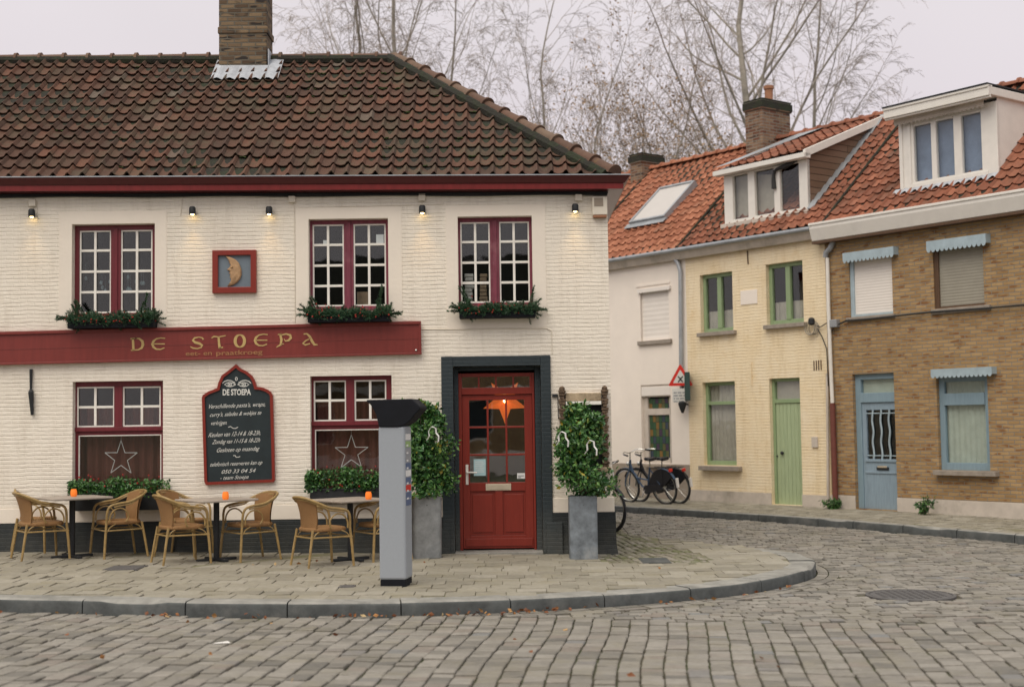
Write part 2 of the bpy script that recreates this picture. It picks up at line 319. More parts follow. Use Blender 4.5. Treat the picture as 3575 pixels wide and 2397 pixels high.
# ------------------------------------------------------------------ mesh builder
class MB:
    def __init__(s): s.v = []; s.f = []; s.r = []; s.m = []; s.cm = 0
    def add(s, vs, fs, r=None):
        o = len(s.v); s.v += [tuple(p) for p in vs]; r = random.random() if r is None else r
        for f in fs: s.f.append(tuple(i+o for i in f)); s.r.append(r); s.m.append(s.cm)
    def quad(s, a, b, c, d, r=None): s.add((a, b, c, d), ((0, 1, 2, 3),), r)
    def box(s, x0, x1, y0, y1, z0, z1, r=None, M=None):
        if x0 > x1: x0, x1 = x1, x0
        if y0 > y1: y0, y1 = y1, y0
        if z0 > z1: z0, z1 = z1, z0
        vs = [Vector((x, y, z)) for z in (z0, z1) for y in (y0, y1) for x in (x0, x1)]
        if M is not None: vs = [M @ p for p in vs]
        s.add(vs, ((0, 2, 3, 1), (4, 5, 7, 6), (0, 1, 5, 4), (2, 6, 7, 3), (0, 4, 6, 2), (1, 3, 7, 5)), r)
    def tube(s, pts, rad, n=8, cap=True, closed=False, r=None):
        pts = [Vector(p) for p in pts]; k = len(pts)
        if not hasattr(rad, '__len__'): rad = [rad]*k
        prev = None; rings = []
        for i, p in enumerate(pts):
            if closed: d = pts[(i+1) % k]-pts[i-1]
            else: d = pts[min(i+1, k-1)]-pts[max(i-1, 0)]
            if d.length < 1e-9: d = Vector((0, 0, 1))
            d.normalize()
            if prev is None: a = d.orthogonal().normalized()
            else:
                a = prev-d*prev.dot(d); a = a.normalized() if a.length > 1e-6 else d.orthogonal().normalized()
            prev = a; b = d.cross(a)
            rings.append([p+(a*math.cos(2*math.pi*j/n)+b*math.sin(2*math.pi*j/n))*rad[i] for j in range(n)])
        vs = [q for R in rings for q in R]; fs = []
        for i in range(k if closed else k-1):
            i2 = (i+1) % k
            for j in range(n): fs.append((i*n+j, i*n+(j+1) % n, i2*n+(j+1) % n, i2*n+j))
        if cap and not closed: fs.append(tuple(range(n-1, -1, -1))); fs.append(tuple((k-1)*n+j for j in range(n)))
        s.add(vs, fs, r)
    def prism(s, poly, y0, y1, ax='y', r=None):
        n = len(poly)
        def P(a, b, y): return (a, y, b) if ax == 'y' else ((y, a, b) if ax == 'x' else (a, b, y))
        vs = [P(a, b, y0) for a, b in poly]+[P(a, b, y1) for a, b in poly]
        fs = [tuple(range(n)), tuple(range(2*n-1, n-1, -1))]+[(i, i+n, (i+1) % n+n, (i+1) % n) for i in range(n)]
        s.add(vs, fs, r)
    def ring(s, outer, inner, y0, y1):       # a frame between two outlines with the same number of points
        n = len(outer); vs = [(a, y0, b) for a, b in outer]+[(a, y0, b) for a, b in inner]+[(a, y1, b) for a, b in outer]+[(a, y1, b) for a, b in inner]
        fs = []
        for i in range(n):
            j = (i+1) % n
            fs += [(i, j, n+j, n+i), (i, 2*n+i, 2*n+j, j), (n+i, n+j, 3*n+j, 3*n+i)]
        s.add(vs, fs)
    def lathe(s, prof, c=(0, 0, 0), n=20, r=None):
        vs = []; fs = []; m = len(prof)
        for R, z in prof:
            for j in range(n): vs.append((c[0]+R*math.cos(2*math.pi*j/n), c[1]+R*math.sin(2*math.pi*j/n), c[2]+z))
        for i in range(m-1):
            for j in range(n): fs.append((i*n+j, i*n+(j+1) % n, (i+1)*n+(j+1) % n, (i+1)*n+j))
        fs.append(tuple(range(n-1, -1, -1))); fs.append(tuple((m-1)*n+j for j in range(n))); s.add(vs, fs, r)
    def ball(s, c, R, n=8, m=5, sz=1.0):
        prof = [(max(R*math.sin(math.pi*i/m), R*.02), -R*math.cos(math.pi*i/m)*sz) for i in range(m+1)]; s.lathe(prof, c, n)
    def stroke(s, pts, wd, y, t=.004):       # a flat brush stroke of changing width, standing in the xz plane
        n = len(pts); L = []; R = []
        for i in range(n):
            a = Vector(pts[max(i-1, 0)]); b = Vector(pts[min(i+1, n-1)]); d = (b-a)
            d = d.normalized() if d.length > 1e-9 else Vector((1, 0)); nn = Vector((-d.y, d.x)); p = Vector(pts[i]); w_ = wd[i]/2
            L.append(p+nn*w_); R.append(p-nn*w_)
        for i in range(n-1):
            s.add([(L[i].x, y, L[i].y), (R[i].x, y, R[i].y), (R[i+1].x, y, R[i+1].y), (L[i+1].x, y, L[i+1].y)], ((0, 1, 2, 3),))
    def build(s, name, mats, parent=None, smooth=False, bevel=0, M=None, fix=False):
        me = bpy.data.meshes.new(name); me.from_pydata(s.v, [], s.f)
        for m in (mats if isinstance(mats, (list, tuple)) else [mats]): me.materials.append(MATS[m])
        if len(me.materials) > 1: me.polygons.foreach_set('material_index', s.m)
        at = me.attributes.new('rnd', 'FLOAT', 'FACE'); at.data.foreach_set('value', np.array(s.r, dtype=np.float32))
        if fix:
            bm = bmesh.new(); bm.from_mesh(me); bmesh.ops.recalc_face_normals(bm, faces=bm.faces); bm.to_mesh(me); bm.free()
        if smooth:
            me.polygons.foreach_set('use_smooth', [True]*len(me.polygons))
            if smooth != 'all': me.set_sharp_from_angle(angle=math.radians(40))
        me.update()
        o = bpy.data.objects.new(name, me); COL.objects.link(o)
        if parent: o.parent = parent
        if M is not None: o.matrix_basis = M
        if bevel:
            b = o.modifiers.new('bevel', 'BEVEL'); b.width = bevel; b.segments = 2; b.limit_method = 'ANGLE'
        return o
def empty(name, label, cat, M=None, group=None):
    o = bpy.data.objects.new(name, None); COL.objects.link(o); o.empty_display_size = .2
    if M is not None: o.matrix_basis = M
    return tag(o, label, cat, group)
def tag(o, label=None, cat=None, group=None, kind=None):
    if label: o['label'] = label
    if cat: o['category'] = cat
    if group: o['group'] = group
    if kind: o['kind'] = kind
    return o
def at(P, a=0.0): return Matrix.Translation(Vector(P)) @ Matrix.Rotation(a, 4, 'Z')
def dup(root, M, label=None, group=None):
    r = root.copy(); COL.objects.link(r); r.matrix_basis = M
    if label: r['label'] = label
    if group: r['group'] = group
    for ch in list(root.children):
        c = ch.copy(); COL.objects.link(c); c.parent = r
        for g in list(ch.children):
            d = g.copy(); COL.objects.link(d); d.parent = c
    return r
def textmesh(mb, txt, u0, u1, z0, z1, y, shear=0.0, rise=0.0, bold=0.0):
    cu = bpy.data.curves.new('lettering', 'FONT'); cu.body = txt; cu.offset = bold; cu.resolution_u = 3
    o = bpy.data.objects.new('lettering', cu); COL.objects.link(o)
    dg = bpy.context.evaluated_depsgraph_get(); me = o.evaluated_get(dg).to_mesh()
    V = [v.co.copy() for v in me.vertices]; P = [tuple(p.vertices) for p in me.polygons]
    xs = [v.x for v in V]; x0, x1 = min(xs), max(xs); kx = (u1-u0)/(x1-x0); kz = (z1-z0)/.72
    mb.add([(u0+(v.x-x0)*kx+v.y*shear*kz, y, z0+v.y*kz+(v.x-x0)*kx*rise) for v in V], P)
    o.evaluated_get(dg).to_mesh_clear(); bpy.data.objects.remove(o); bpy.data.curves.remove(cu)
def wall(mb, u0, u1, z0, ztop, holes, depth, w=0.0):
    """front sheet with openings and their reveals; ztop(u) gives the top edge"""
    us = sorted({u0, u1, *[h[0] for h in holes], *[h[1] for h in holes]}); zm = max(h[3] for h in holes)+.02 if holes else z0+1
    zs = sorted({z0, zm, *[h[2] for h in holes], *[h[3] for h in holes]})
    for i in range(len(us)-1):
        a, b = us[i], us[i+1]
        for j in range(len(zs)-1):
            c, d = zs[j], zs[j+1]; mu, mz = (a+b)/2, (c+d)/2
            if any(h[0] < mu < h[1] and h[2] < mz < h[3] for h in holes): continue
            mb.quad((a, w, c), (b, w, c), (b, w, d), (a, w, d))
        mb.quad((a, w, zs[-1]), (b, w, zs[-1]), (b, w, ztop(b)), (a, w, ztop(a)))
    for a, b, c, d in holes:
        y = w+depth
        mb.quad((a, w, c), (a, w, d), (a, y, d), (a, y, c)); mb.quad((b, w, d), (b, w, c), (b, y, c), (b, y, d))
        mb.quad((a, w, d), (b, w, d), (b, y, d), (a, y, d)); mb.quad((a, w, c), (a, y, c), (b, y, c), (b, w, c))
def tiles(mb, O, U, S, N, Lf, Rf, rows, rh, cw, amp=1.0, seed=1):
    R = random.Random(seed); K = 8; T = [i/K for i in range(K+1)]
    def h(t): return (-.020*math.sin(math.pi*t/.68) if t < .68 else .046*math.sin(math.pi*(t-.68)/.32))*amp
    lo = min(Lf(0), Lf(rows*rh)); hi = max(Rf(0), Rf(rows*rh))
    for r in range(rows):
        for c in range(int(math.floor(lo/cw))-1, int(math.ceil(hi/cw))+1):
            a0 = c*cw; b0 = r*rh+R.uniform(-.009, .009); b1 = (r+1)*rh+.045; lf = R.uniform(-.004, .010)*(2 if R.random() < .04 else 1)
            if a0+cw < Lf(b0)+.02 or a0 > Rf(b0)-.02: continue
            sk = R.uniform(-.004, .004); vs = []
            for k, t in enumerate(T):
                for b, ex in ((b1, .0), (b0, .038*amp+lf), (b0+.004, .022*amp+lf), (b0+.05, .004*amp)):
                    a = a0+t*cw*1.03+(sk if b != b1 else 0); a = min(max(a, Lf(b)), Rf(b)); sg_ = .018*math.sin(a*.9+seed)*math.sin(b*1.7+a*.35)+.008*math.sin(a*2.3+b*3)
                    vs.append(O+U*a+S*(b+.014*math.sin(a*1.1+r*.4))+N*(h(t)+ex+sg_))
            fs = []
            for k in range(K): i = 4*k; fs += [(i, i+1, i+5, i+4), (i+1, i+2, i+6, i+5), (i+2, i+3, i+7, i+6)]
            mb.add(vs, fs, R.random())
def caps(mb, P0, P1, N, rad, n, seed=3, th=.012):
    R = random.Random(seed); P0 = Vector(P0); P1 = Vector(P1); d = (P1-P0)/n; ax = d.normalized(); N = (N-ax*N.dot(ax)).normalized(); B = ax.cross(N)
    for i in range(n):
        A = P0+d*i; q = R.random(); js = 9; prof = ((-.01, rad*1.34), (.10, rad*1.30), (.13, rad*1.0), (1.05, rad*.92)); vs = []; fs = []; off = N*R.uniform(-.006, .006)
        for t, rr in prof:
            for j in range(js+1):
                a = math.pi*j/js; vs.append(A+d*t+off+B*math.cos(a)*rr+N*(math.sin(a)*rr*.9))
        m = js+1
        for k in range(len(prof)-1):
            for j in range(js): fs.append((k*m+j, k*m+j+1, (k+1)*m+j+1, (k+1)*m+j))
        fs.append(tuple(range(m))); mb.add(vs, fs, q)
def leaves(mb, pts, size, flat=.35, rnd=None, lw=.5, seed=5):
    R = random.Random(seed)
    for p in pts:
        s = size*R.uniform(.7, 1.3); d = Vector((R.gauss(0, 1), R.gauss(0, 1), R.gauss(0, 1)*flat+.1)).normalized(); a = d.orthogonal().normalized(); b = d.cross(a)
        th = R.uniform(0, 6.28); n = a*math.cos(th)+b*math.sin(th); w_ = d.cross(n); p = Vector(p)
        mid = p+d*s*.5+n*s*.10
        mb.add([p, p+d*s*.5+w_*s*lw*.5, p+d*s, p+d*s*.5-w_*s*lw*.5, mid], ((0, 1, 4), (1, 2, 4), (2, 3, 4), (3, 0, 4)), (rnd(p, R) if rnd else R.random()))
# ================================================================== GROUND
def inpoly(x, y, P):
    c = False; j = len(P)-1
    for i in range(len(P)):
        if (P[i][1] > y) != (P[j][1] > y) and x < (P[j][0]-P[i][0])*(y-P[i][1])/(P[j][1]-P[i][1])+P[i][0]: c = not c
        j = i
    return c
ROADZ = -0.12
def smoothpath(P, it=2):
    for _ in range(it):
        Q = [P[0]]
        for a, b in zip(P[:-1], P[1:]): Q += [a*.75+b*.25, a*.25+b*.75]
        P = Q+[P[-1]]
    return P
kp = [(-100, 1366), (68, 1368), (467, 1377), (832, 1377), (1076, 1372), (1240, 1365), (1487, 1350), (1653, 1337), (1748, 1323), (1830, 1305), (1868, 1290), (1858, 1272), (1810, 1259), (1700, 1247), (1560, 1233), (1440, 1219)]
kpath = [gpt('D', x, y).to_2d() for x, y in kp]
kpath = [Vector((-25, kpath[0].y+.3))]+kpath+[Vector((1.62, 20.5)), Vector((1.6, 45))]
kpath = smoothpath(kpath)
def offs(P, d):
    out = []
    for i in range(len(P)):
        t_ = (P[min(i+1, len(P)-1)]-P[max(i-1, 0)]).normalized(); out.append(P[i]+Vector((-t_.y, t_.x))*d)
    return out
KW = .31
kend = min(range(len(kpath)), key=lambda i: (kpath[i]-gpt('D', 1762, 1252).to_2d()).length)
kin = offs(kpath, KW)[:kend+1]+kpath[kend:]          # inner edge of the kerb, on the pavement side
# kerb stones, each with a rounded nose; joints every metre or so
def kerb(name, path, width, side=1):
    mb = MB(); L = 0; cuts = [0.0]; tot = sum((b-a).length for a, b in zip(path[:-1], path[1:])); R = random.Random(4)
    while cuts[-1] < tot: cuts.append(cuts[-1]+R.choice((.95, 1.0, 1.05, .7, 1.3)))
    def pt(s_):
        s_ = min(max(s_, 0), tot-1e-4); acc = 0
        for a, b in zip(path[:-1], path[1:]):
            l = (b-a).length
            if acc+l >= s_: return a+(b-a)*((s_-acc)/l), (b-a).normalized()
            acc += l
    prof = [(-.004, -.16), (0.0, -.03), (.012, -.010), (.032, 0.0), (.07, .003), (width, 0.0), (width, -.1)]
    for c0, c1 in zip(cuts[:-1], cuts[1:]):
        c1 = min(c1, tot); n = 6; vs = []; dz = R.uniform(-.004, .006); q = R.random(); chip = R.random() < .3
        for i in range(n+1):
            s_ = c0+.006+(c1-c0-.012)*i/n; p, d = pt(s_); nn = Vector((-d.y, d.x))*side
            for o_, z_ in prof:
                wob = .006*math.sin(s_*7+o_*9); 
                if chip and i in (2, 3, 4) and z_ > -.05 and o_ < .05: z_ -= .02; wob += .012
                w_ = p+nn*(o_+wob); vs.append((w_.x, w_.y, G(w_.x, w_.y)+z_+dz))
        m = len(prof); fs = [(i*m+j, (i+1)*m+j, (i+1)*m+j+1, i*m+j+1) for i in range(n) for j in range(m-1)]+[tuple(range(m)), tuple(n*m+j for j in range(m-1, -1, -1))]
        k0 = len(mb.m); mb.add(vs, fs, q)
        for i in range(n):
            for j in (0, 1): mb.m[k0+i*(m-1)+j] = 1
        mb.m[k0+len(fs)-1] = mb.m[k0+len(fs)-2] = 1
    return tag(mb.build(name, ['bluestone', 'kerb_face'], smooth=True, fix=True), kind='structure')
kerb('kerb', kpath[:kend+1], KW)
far_k = [Vector((RF.O+RF.u*a+RF.w*b).to_2d()) for a, b in ((14, -2.05), (6, -2.07), (0, -2.12), (-8, -2.15), (-25, -2.2))]
far_k = smoothpath(far_k, 1)
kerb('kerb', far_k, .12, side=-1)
pave_poly = [(p.x, p.y) for p in kin]+[(1.27, 45), (1.27, 17.2), (-25, 17.2)]
far_poly = [(p.x, p.y) for p in offs(far_k, -.12)]+[tuple((RF.O+RF.u*a).to_2d()) for a in (-25, 14)]
# road base sheet and ground
def sheet(name, mat, x0, x1, y0, y1, nx, ny, dz, inside=None):
    X = np.linspace(x0, x1, nx+1); Y = np.linspace(y0, y1, ny+1)
    vs = [(x, y, G(x, y)+dz) for y in Y for x in X]; fs = []
    for j in range(ny):
        for i in range(nx):
            if inside and not inside((X[i]+X[i+1])/2, (Y[j]+Y[j+1])/2): continue
            a = j*(nx+1)+i; fs.append((a, a+1, a+nx+2, a+nx+1))
    mb = MB(); mb.add(vs, fs); return tag(mb.build(name, mat, smooth='all'), kind='structure')
gm = MB(); gm.quad((-700, -700, -.40), (700, -700, -.40), (700, 700, -.40), (-700, 700, -.40)); tag(gm.build('ground', 'soil'), kind='structure')
sheet('road_bed', 'soil', -30, 30, -12, 60, 120, 144, ROADZ-.022)
def stones(mb, inside, ang, org, rw, ln, gap, h0, x0, x1, y0, y1, seed, wavy=0.0, bev=.010, jl=.25, jz=.004, warp=None):
    """rows of separate stones: each a chamfered block; rows run along the direction ang"""
    R = random.Random(seed); d = Vector((math.cos(ang), math.sin(ang))); n = Vector((-d.y, d.x)); org = Vector(org)
    cs = [Vector(c)-org for c in ((x0, y0), (x1, y0), (x1, y1), (x0, y1))]; A = [c.dot(d) for c in cs]; B = [c.dot(n) for c in cs]
    b = math.floor(min(B)/rw)*rw
    while b < max(B):
        a = min(A)-R.random()*ln
        while a < max(A):
            l = ln*R.uniform(1-jl, 1+jl); am = a+l/2; bm_ = b+rw/2
            def wp(aa, bb):
                q = org+d*aa+n*(bb+wavy*math.sin(aa*1.7+b*.9))
                return warp(q) if warp else q
            c = wp(am, bm_)
            if x0 < c.x < x1 and y0 < c.y < y1 and inside(c.x, c.y):
                g = gap*R.uniform(.5, 1.5)/2; g2 = gap*R.uniform(.4, 1.3)/2; zc = G(c.x, c.y)+h0+R.uniform(-jz, jz); tx, ty = R.gauss(0, .008), R.gauss(0, .008)
                ring = [(a+g2, b+g), (a+l-g2, b+g+R.uniform(-.004, .004)), (a+l-g2+R.uniform(-.004, .004), b+rw-g), (a+g2, b+rw-g+R.uniform(-.004, .004))]
                vs = []
                for lev, ins in ((-.03, 0), (-bev*.6, 0), (0, bev)):
                    for k, (aa, bb) in enumerate(ring):
                        sa = 1 if k in (0, 3) else -1; sb = 1 if k < 2 else -1; q = wp(aa+sa*ins, bb+sb*ins)
                        vs.append((q.x, q.y, zc+lev+tx*(q.x-c.x)*8*.3+ty*(q.y-c.y)*8*.3))
                fs = [(8, 9, 10, 11)]+[(k, (k+1) % 4, (k+1) % 4+4, k+4) for k in range(4)]+[(k+4, (k+1) % 4+4, (k+1) % 4+8, k+8) for k in range(4)]
                mb.add(vs, fs, R.random())
            a += l
        b += rw
kpoly = [(p.x, p.y) for p in kpath]+[(-25, 45)]
farkp = [(p.x, p.y) for p in far_k]+[(30, 45), (30, 0)]
mh = gpt('a6', 1897, 378, ROADZ); mh2 = gpt('a6', 1680, 378, ROADZ); MR = abs(mh.x-mh2.x)
# line between the long courses in front and the cross courses of the side street
la, lb = gpt('D', 1010, 1403, ROADZ), gpt('D', 2265, 1421, ROADZ)
def front(x, y):
    if x < la.x: return True
    return y < la.y+(lb.y-la.y)*(x-la.x)/(lb.x-la.x)
def onroad(x, y): return not inpoly(x, y, kpoly) and y > 3
def roadA(x, y): return onroad(x, y) and front(x, y)
def roadB(x, y): return onroad(x, y) and not front(x, y) and not inpoly(x, y, farkp) and (x-mh.x)**2+((y-mh.y))**2 > (MR+.03)**2
kpoly_g = offs(kpath, -.27)
kp2 = [(p.x, p.y) for p in kpoly_g]+[(-25, 45)]
def warpA(q): return Vector((q.x+.010*math.sin(q.y*2.3+q.x*.8)+.02*(q.x+1)*(1 if q.x > -1 else .3)*(q.y-11)*.35, q.y+.03*math.sin(q.x*1.9)))
mb = MB(); stones(mb, roadA, math.radians(84), (0, 9), .168, .165, .014, ROADZ, -8, 8, 7.0, 13.4, 11, .008, .010, jl=.35, jz=.008, warp=warpA)
tag(mb.build('road_cobbles', 'sett'), kind='structure')
mb = MB(); stones(mb, lambda x, y: roadB(x, y) and not inpoly(x, y, kp2), math.radians(1), (0, 12), .13, .17, .015, ROADZ, -1, 13, 11.5, 27, 12, .010, .010, jl=.3, jz=.008)
R_ = random.Random(9)
for k in range(2):                         # two courses follow the kerb round the corner
    pth = offs(kpath, -.01-.13*(k+.5)); acc = 0
    for a, b in zip(pth[:-1], pth[1:]):
        l = (b-a).length; nseg = max(1, round(l/.19))
        if a.y > 27 or a.x < -1: continue
        for i in range(nseg):
            p = a+(b-a)*((i+.5)/nseg)
            if front(p.x, p.y): continue
            d = (b-a).normalized(); M_ = Matrix.Translation((p.x, p.y, G(p.x, p.y)+ROADZ+R_.uniform(-.003, .003))) @ Matrix.Rotation(math.atan2(d.y, d.x), 4, 'Z')
            mb.box(-l/nseg/2+.01, l/nseg/2-.01, -.058, .058, -.03, 0, M=M_)
tag(mb.build('road_cobbles', 'sett', bevel=0), kind='structure')
mb = MB(); stones(mb, lambda x, y: onroad(x, y) and x > 1.5 and not inpoly(x, y, farkp), 0, (0, 27), .16, .25, .02, ROADZ, -3, 8, 27, 46, 13)
tag(mb.build('road_cobbles', 'sett'), kind='structure')
# pavement base, pavers, the mossy strip beside the side wall
def polyfill(name, poly, dz, mat):
    bm = bmesh.new(); vs = [bm.verts.new((x, y, 0)) for x, y in poly]; f = bm.faces.new(vs)
    bmesh.ops.triangulate(bm, faces=[f])
    for _ in range(3): bmesh.ops.subdivide_edges(bm, edges=[e_ for e_ in bm.edges if e_.calc_length() > 1.2], cuts=1)
    for v_ in bm.verts: v_.co.z = G(v_.co.x, v_.co.y)+dz
    bmesh.ops.recalc_face_normals(bm, faces=bm.faces)
    me = bpy.data.meshes.new(name); bm.to_mesh(me); bm.free()
    if me.polygons[0].normal.z < 0: me.flip_normals()
    me.materials.append(MATS[mat]); o = bpy.data.objects.new(name, me); COL.objects.link(o); return tag(o, kind='structure')
polyfill('pavement_bed', pave_poly, -.012, 'pave_joint')
polyfill('pavement_bed', far_poly, -.008, 'pave_joint')
strip_poly = [(p.x, p.y) for p in (gpt('s', 2100, 1850), gpt('s', 2190, 1850), gpt('s', 2290, 1885), gpt('s', 2480, 1950), gpt('s', 2440, 1968), gpt('s', 2250, 1966), gpt('s', 2100, 1960))]
def strip(x, y): return inpoly(x, y, strip_poly)
def padj(x, y): return inpoly(x, y, pave_poly)
mb = MB(); stones(mb, lambda x, y: padj(x, y) and not strip(x, y), 0, (0.1, 12.5), .30, .30, .007, 0, -9, 6, 11, 24, 21, 0, .004, jl=0.0, jz=.0025)
# stagger every other course
tag(mb.build('pavement', 'paver'), kind='structure')
mb = MB(); stones(mb, lambda x, y: padj(x, y) and strip(x, y), math.radians(97), (1.3, 12.5), .105, .21, .020, 0, 1.1, 6, 12, 24, 22, 0.01, .012, jz=.006)
tag(mb.build('pavement_strip', 'mossy_sett'), kind='structure')
mb = MB(); stones(mb, lambda x, y: inpoly(x, y, far_poly), RF.ang, RF.O.to_2d(), .20, .20, .012, 0, -3, 12, 14, 36, 23, 0, .006, jl=.1, jz=.004)
tag(mb.build('pavement', 'paver'), kind='structure')
# ================================================================== CAFE
uR = (CF.uz('D', 1390, 440)[0]+CF.uz('D', 1397, 1160)[0])/2
def sag(u): return -.0105*(u-1.3)
cafe = empty('cafe_building', 'white painted brick corner cafe with dark pantile hip roof and red door', 'building', CF.M)
uL = -11.5; zg_r = CF.uz('s', 2170, 662, -.14)[1]; gut_b = (CF.uz('z1', 1100, 1410, -.14)[1]-sag(CF.uz('z1', 1100, 1410)[0])+zg_r)/2
gut_t = (CF.uz('s', 96, 616, -.28)[1]-sag(-6.2)+CF.uz('s', 2195, 604, -.28)[1])/2
def ztop(u): return gut_b+.03+sag(u)
UW = [CF.rect('z3', 500, 370, 1255, 1215), CF.rect('z5', 155, 245, 705, 885), CF.rect('z5', 1188, 228, 1702, 862)]
GW = [CF.rect('z4', 398, 185, 1050, 1010), CF.rect('z6', 160, 135, 705, 905)]
DO = CF.rect('z6', 1120, 72, 1705, 1330); DO = (DO[0], DO[1], -.12, DO[3])
holes = UW+GW+[DO]
# a fourth upper and lower window, further left, beyond the picture's edge
off = UW[1][0]-UW[0][0]
mb = MB(); wall(mb, uL, uR, -.3, ztop, holes, .16)
zt = ztop(0)
mb.quad((uR, 0, -.3), (uR, 8, -.3), (uR, 8, ztop(uR)), (uR, 0, ztop(uR)))
mb.quad((uR, 8, -.3), (uL, 8, -.3), (uL, 8, ztop(uL)), (uR, 8, ztop(uR)))
mb.quad((uL, 8, -.3), (uL, 0, -.3), (uL, 0, ztop(uL)), (uL, 8, ztop(uL)))
mb.build('wall', 'cream_brick', cafe)
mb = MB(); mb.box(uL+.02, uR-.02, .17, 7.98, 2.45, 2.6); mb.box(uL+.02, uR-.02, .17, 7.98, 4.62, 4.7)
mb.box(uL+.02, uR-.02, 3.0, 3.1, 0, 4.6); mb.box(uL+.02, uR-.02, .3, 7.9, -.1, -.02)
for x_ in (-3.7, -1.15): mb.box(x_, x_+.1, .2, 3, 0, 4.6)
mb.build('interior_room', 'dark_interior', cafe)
# smooth plaster surrounds of the upper windows
def surround(h, k, x0, y0, x1, y1):
    a, b, c, d = CF.rect(k, x0, y0, x1, y1)
    m = MB(); m.box(a, h[0]-.002, -.006, .0, c, d); m.box(h[1]+.002, b, -.006, .0, c, d); m.box(h[0]-.002, h[1]+.002, -.006, .0, h[3]+.002, d)
    if c < h[2]-.03: m.box(h[0]-.002, h[1]+.002, -.006, 0, c, h[2]-.002)
    m.build('window_surround', 'cream_plaster', cafe)
surround(UW[0], 'z3', 382, 255, 1365, 1330); surround(UW[1], 'z5', 65, 165, 800, 970); surround(UW[2], 'z5', 1105, 150, 1795, 1000)
# plinth and the cream band above it
pz = lambda u: (CF.uz('z6', 200, 1095)[1]+CF.uz('z4', 1500, 1185)[1])/2 if u < -.6 else CF.uz('z6', 2000, 1047)[1]
dsu = CF.rect('z6', 1040, 5, 1772, 1330)   # dark door surround
for (a, b) in ((uL, dsu[0]+.02), (dsu[1]-.02, uR)):
    zt_ = pz(a if a < -2 else 1); m = MB(); right = a > -1
    e1 = b+(.03 if right else 0); prof = [(-.03, zt_), (-.035, .05), (-.09, -.3)]
    for (o0, z0), (o1, z1) in zip(prof[:-1], prof[1:]): m.quad((a, o1, z1), (b+(-o1 if right else 0), o1, z1), (b+(-o0 if right else 0), o0, z0), (a, o0, z0))
    m.quad((a, -.03, zt_), (e1, -.03, zt_), (e1, .0, zt_), (a, 0, zt_))
    if right:
        for (o0, z0), (o1, z1) in zip(prof[:-1], prof[1:]): m.quad((b-o1, o1, z1), (b-o1, 8, z1), (b-o0, 8, z0), (b-o0, o0, z0))
    m.build('plinth', 'plinth_black', cafe)
    m = MB(); m.box(a, b+(.018 if right else 0), -.018, -.001, zt_+.002, zt_+.19)
    if right: m.box(b+.001, b+.018, 0, 8, zt_+.002, zt_+.19)
    m.build('plaster_band', 'cream_plaster', cafe, bevel=.006)
# door surround with two steps
m = MB(); a, b, c, d = dsu; c = -.2; st = CF.rect('z6', 1153, 100, 1665, 1330, .12)
for y0, y1, i0, i1, it, o0, o1, ot in ((-.035, .12, DO[0], DO[1], DO[3], a, b, d), (.12, .26, st[0], st[1], st[3], DO[0]+.001, DO[1]-.001, DO[3]-.001)):
    m.box(o0, i0, y0, y1, c, ot); m.box(i1, o1, y0, y1, c, ot); m.box(i0, i1, y0, y1, it, ot)
m.box(a-.02, DO[0]-.06, -.05, .1, c, .28); m.box(DO[1]+.05, b+.12, -.07, -.036, c, .34)
m.build('door_surround', 'dark_plinth', cafe, bevel=.008)
m = MB(); m.box(DO[0], DO[1], -.12, .3, -.2, G(0.0, 17.2)+.03); m.build('doorstep', 'bluestone', cafe, bevel=.01)
# ---- door
w0 = .2; fr = CF.rect('z6', 1150, 118, 1662, 1325, w0); tr = CF.rect('z6', 1172, 142, 1622, 214, w0)
lf = CF.rect('z6', 1176, 262, 1648, 1322, w0); gl = CF.rect('z6', 1222, 298, 1590, 846, w0)
m = MB(); a, b, c, d = fr; c = G(0, 17.2)+.03
m.box(a, lf[0], w0-.03, w0+.08, c, d); m.box(lf[1], b, w0-.03, w0+.08, c, d); m.box(lf[0], lf[1], w0-.03, w0+.08, tr[3], d)
m.box(lf[0], lf[1], w0-.03, w0+.08, lf[3]+.004, tr[2])
m.box(a, tr[0], w0-.028, w0+.07, tr[2], tr[3])
for x in (1284, 1398, 1514):
    u_ = CF.uz('z6', x, 178, w0)[0]; m.box(u_-.012, u_+.012, w0-.02, w0+.03, tr[2], tr[3])
m.box(tr[1], lf[1], w0-.028, w0+.07, tr[2], tr[3])
dfr = m.build('door_frame', 'door_red', cafe, bevel=.005)
m = MB(); m.box(tr[0], tr[1], w0+.01, w0+.014, tr[2], tr[3]); m.build('pane', 'door_glass', dfr)
m = MB(); a, b, c, d = lf; c = G(0, 17.2)+.05; x0, x1, z0, z1 = gl
m.box(a+.003, x0, w0, w0+.045, c, d); m.box(x1, b-.003, w0, w0+.045, c, d); m.box(x0, x1, w0, w0+.045, z1, d); m.box(x0, x1, w0, w0+.045, CF.uz('z6', 1400, 905, w0)[1], z0)
for x in (1345, 1469):
    u_ = CF.uz('z6', x, 570, w0)[0]; m.box(u_-.013, u_+.013, w0+.004, w0+.04, z0, z1)
for y in (478, 662):
    z_ = CF.uz('z6', 1405, y, w0)[1]; m.box(x0, x1, w0+.006, w0+.038, z_-.013, z_+.013)
pb = CF.uz('z6', 1400, 1200, w0)[1]; ptop = CF.uz('z6', 1400, 905, w0)[1]
m.box(x0, x1, w0, w0+.045, c, pb); m.box(x0-.001, x1+.001, w0+.02, w0+.04, pb, ptop)
um = CF.uz('z6', 1420, 1050, w0)[0]; m.box(um-.05, um+.05, w0, w0+.044, pb, ptop)
for s0, s1 in ((x0+.03, um-.08), (um+.08, x1-.03)): m.box(s0, s1, w0+.008, w0+.03, pb+.04, ptop-.04)
m.box(a+.03, b-.02, w0-.015, w0, c+.03, c+.13)
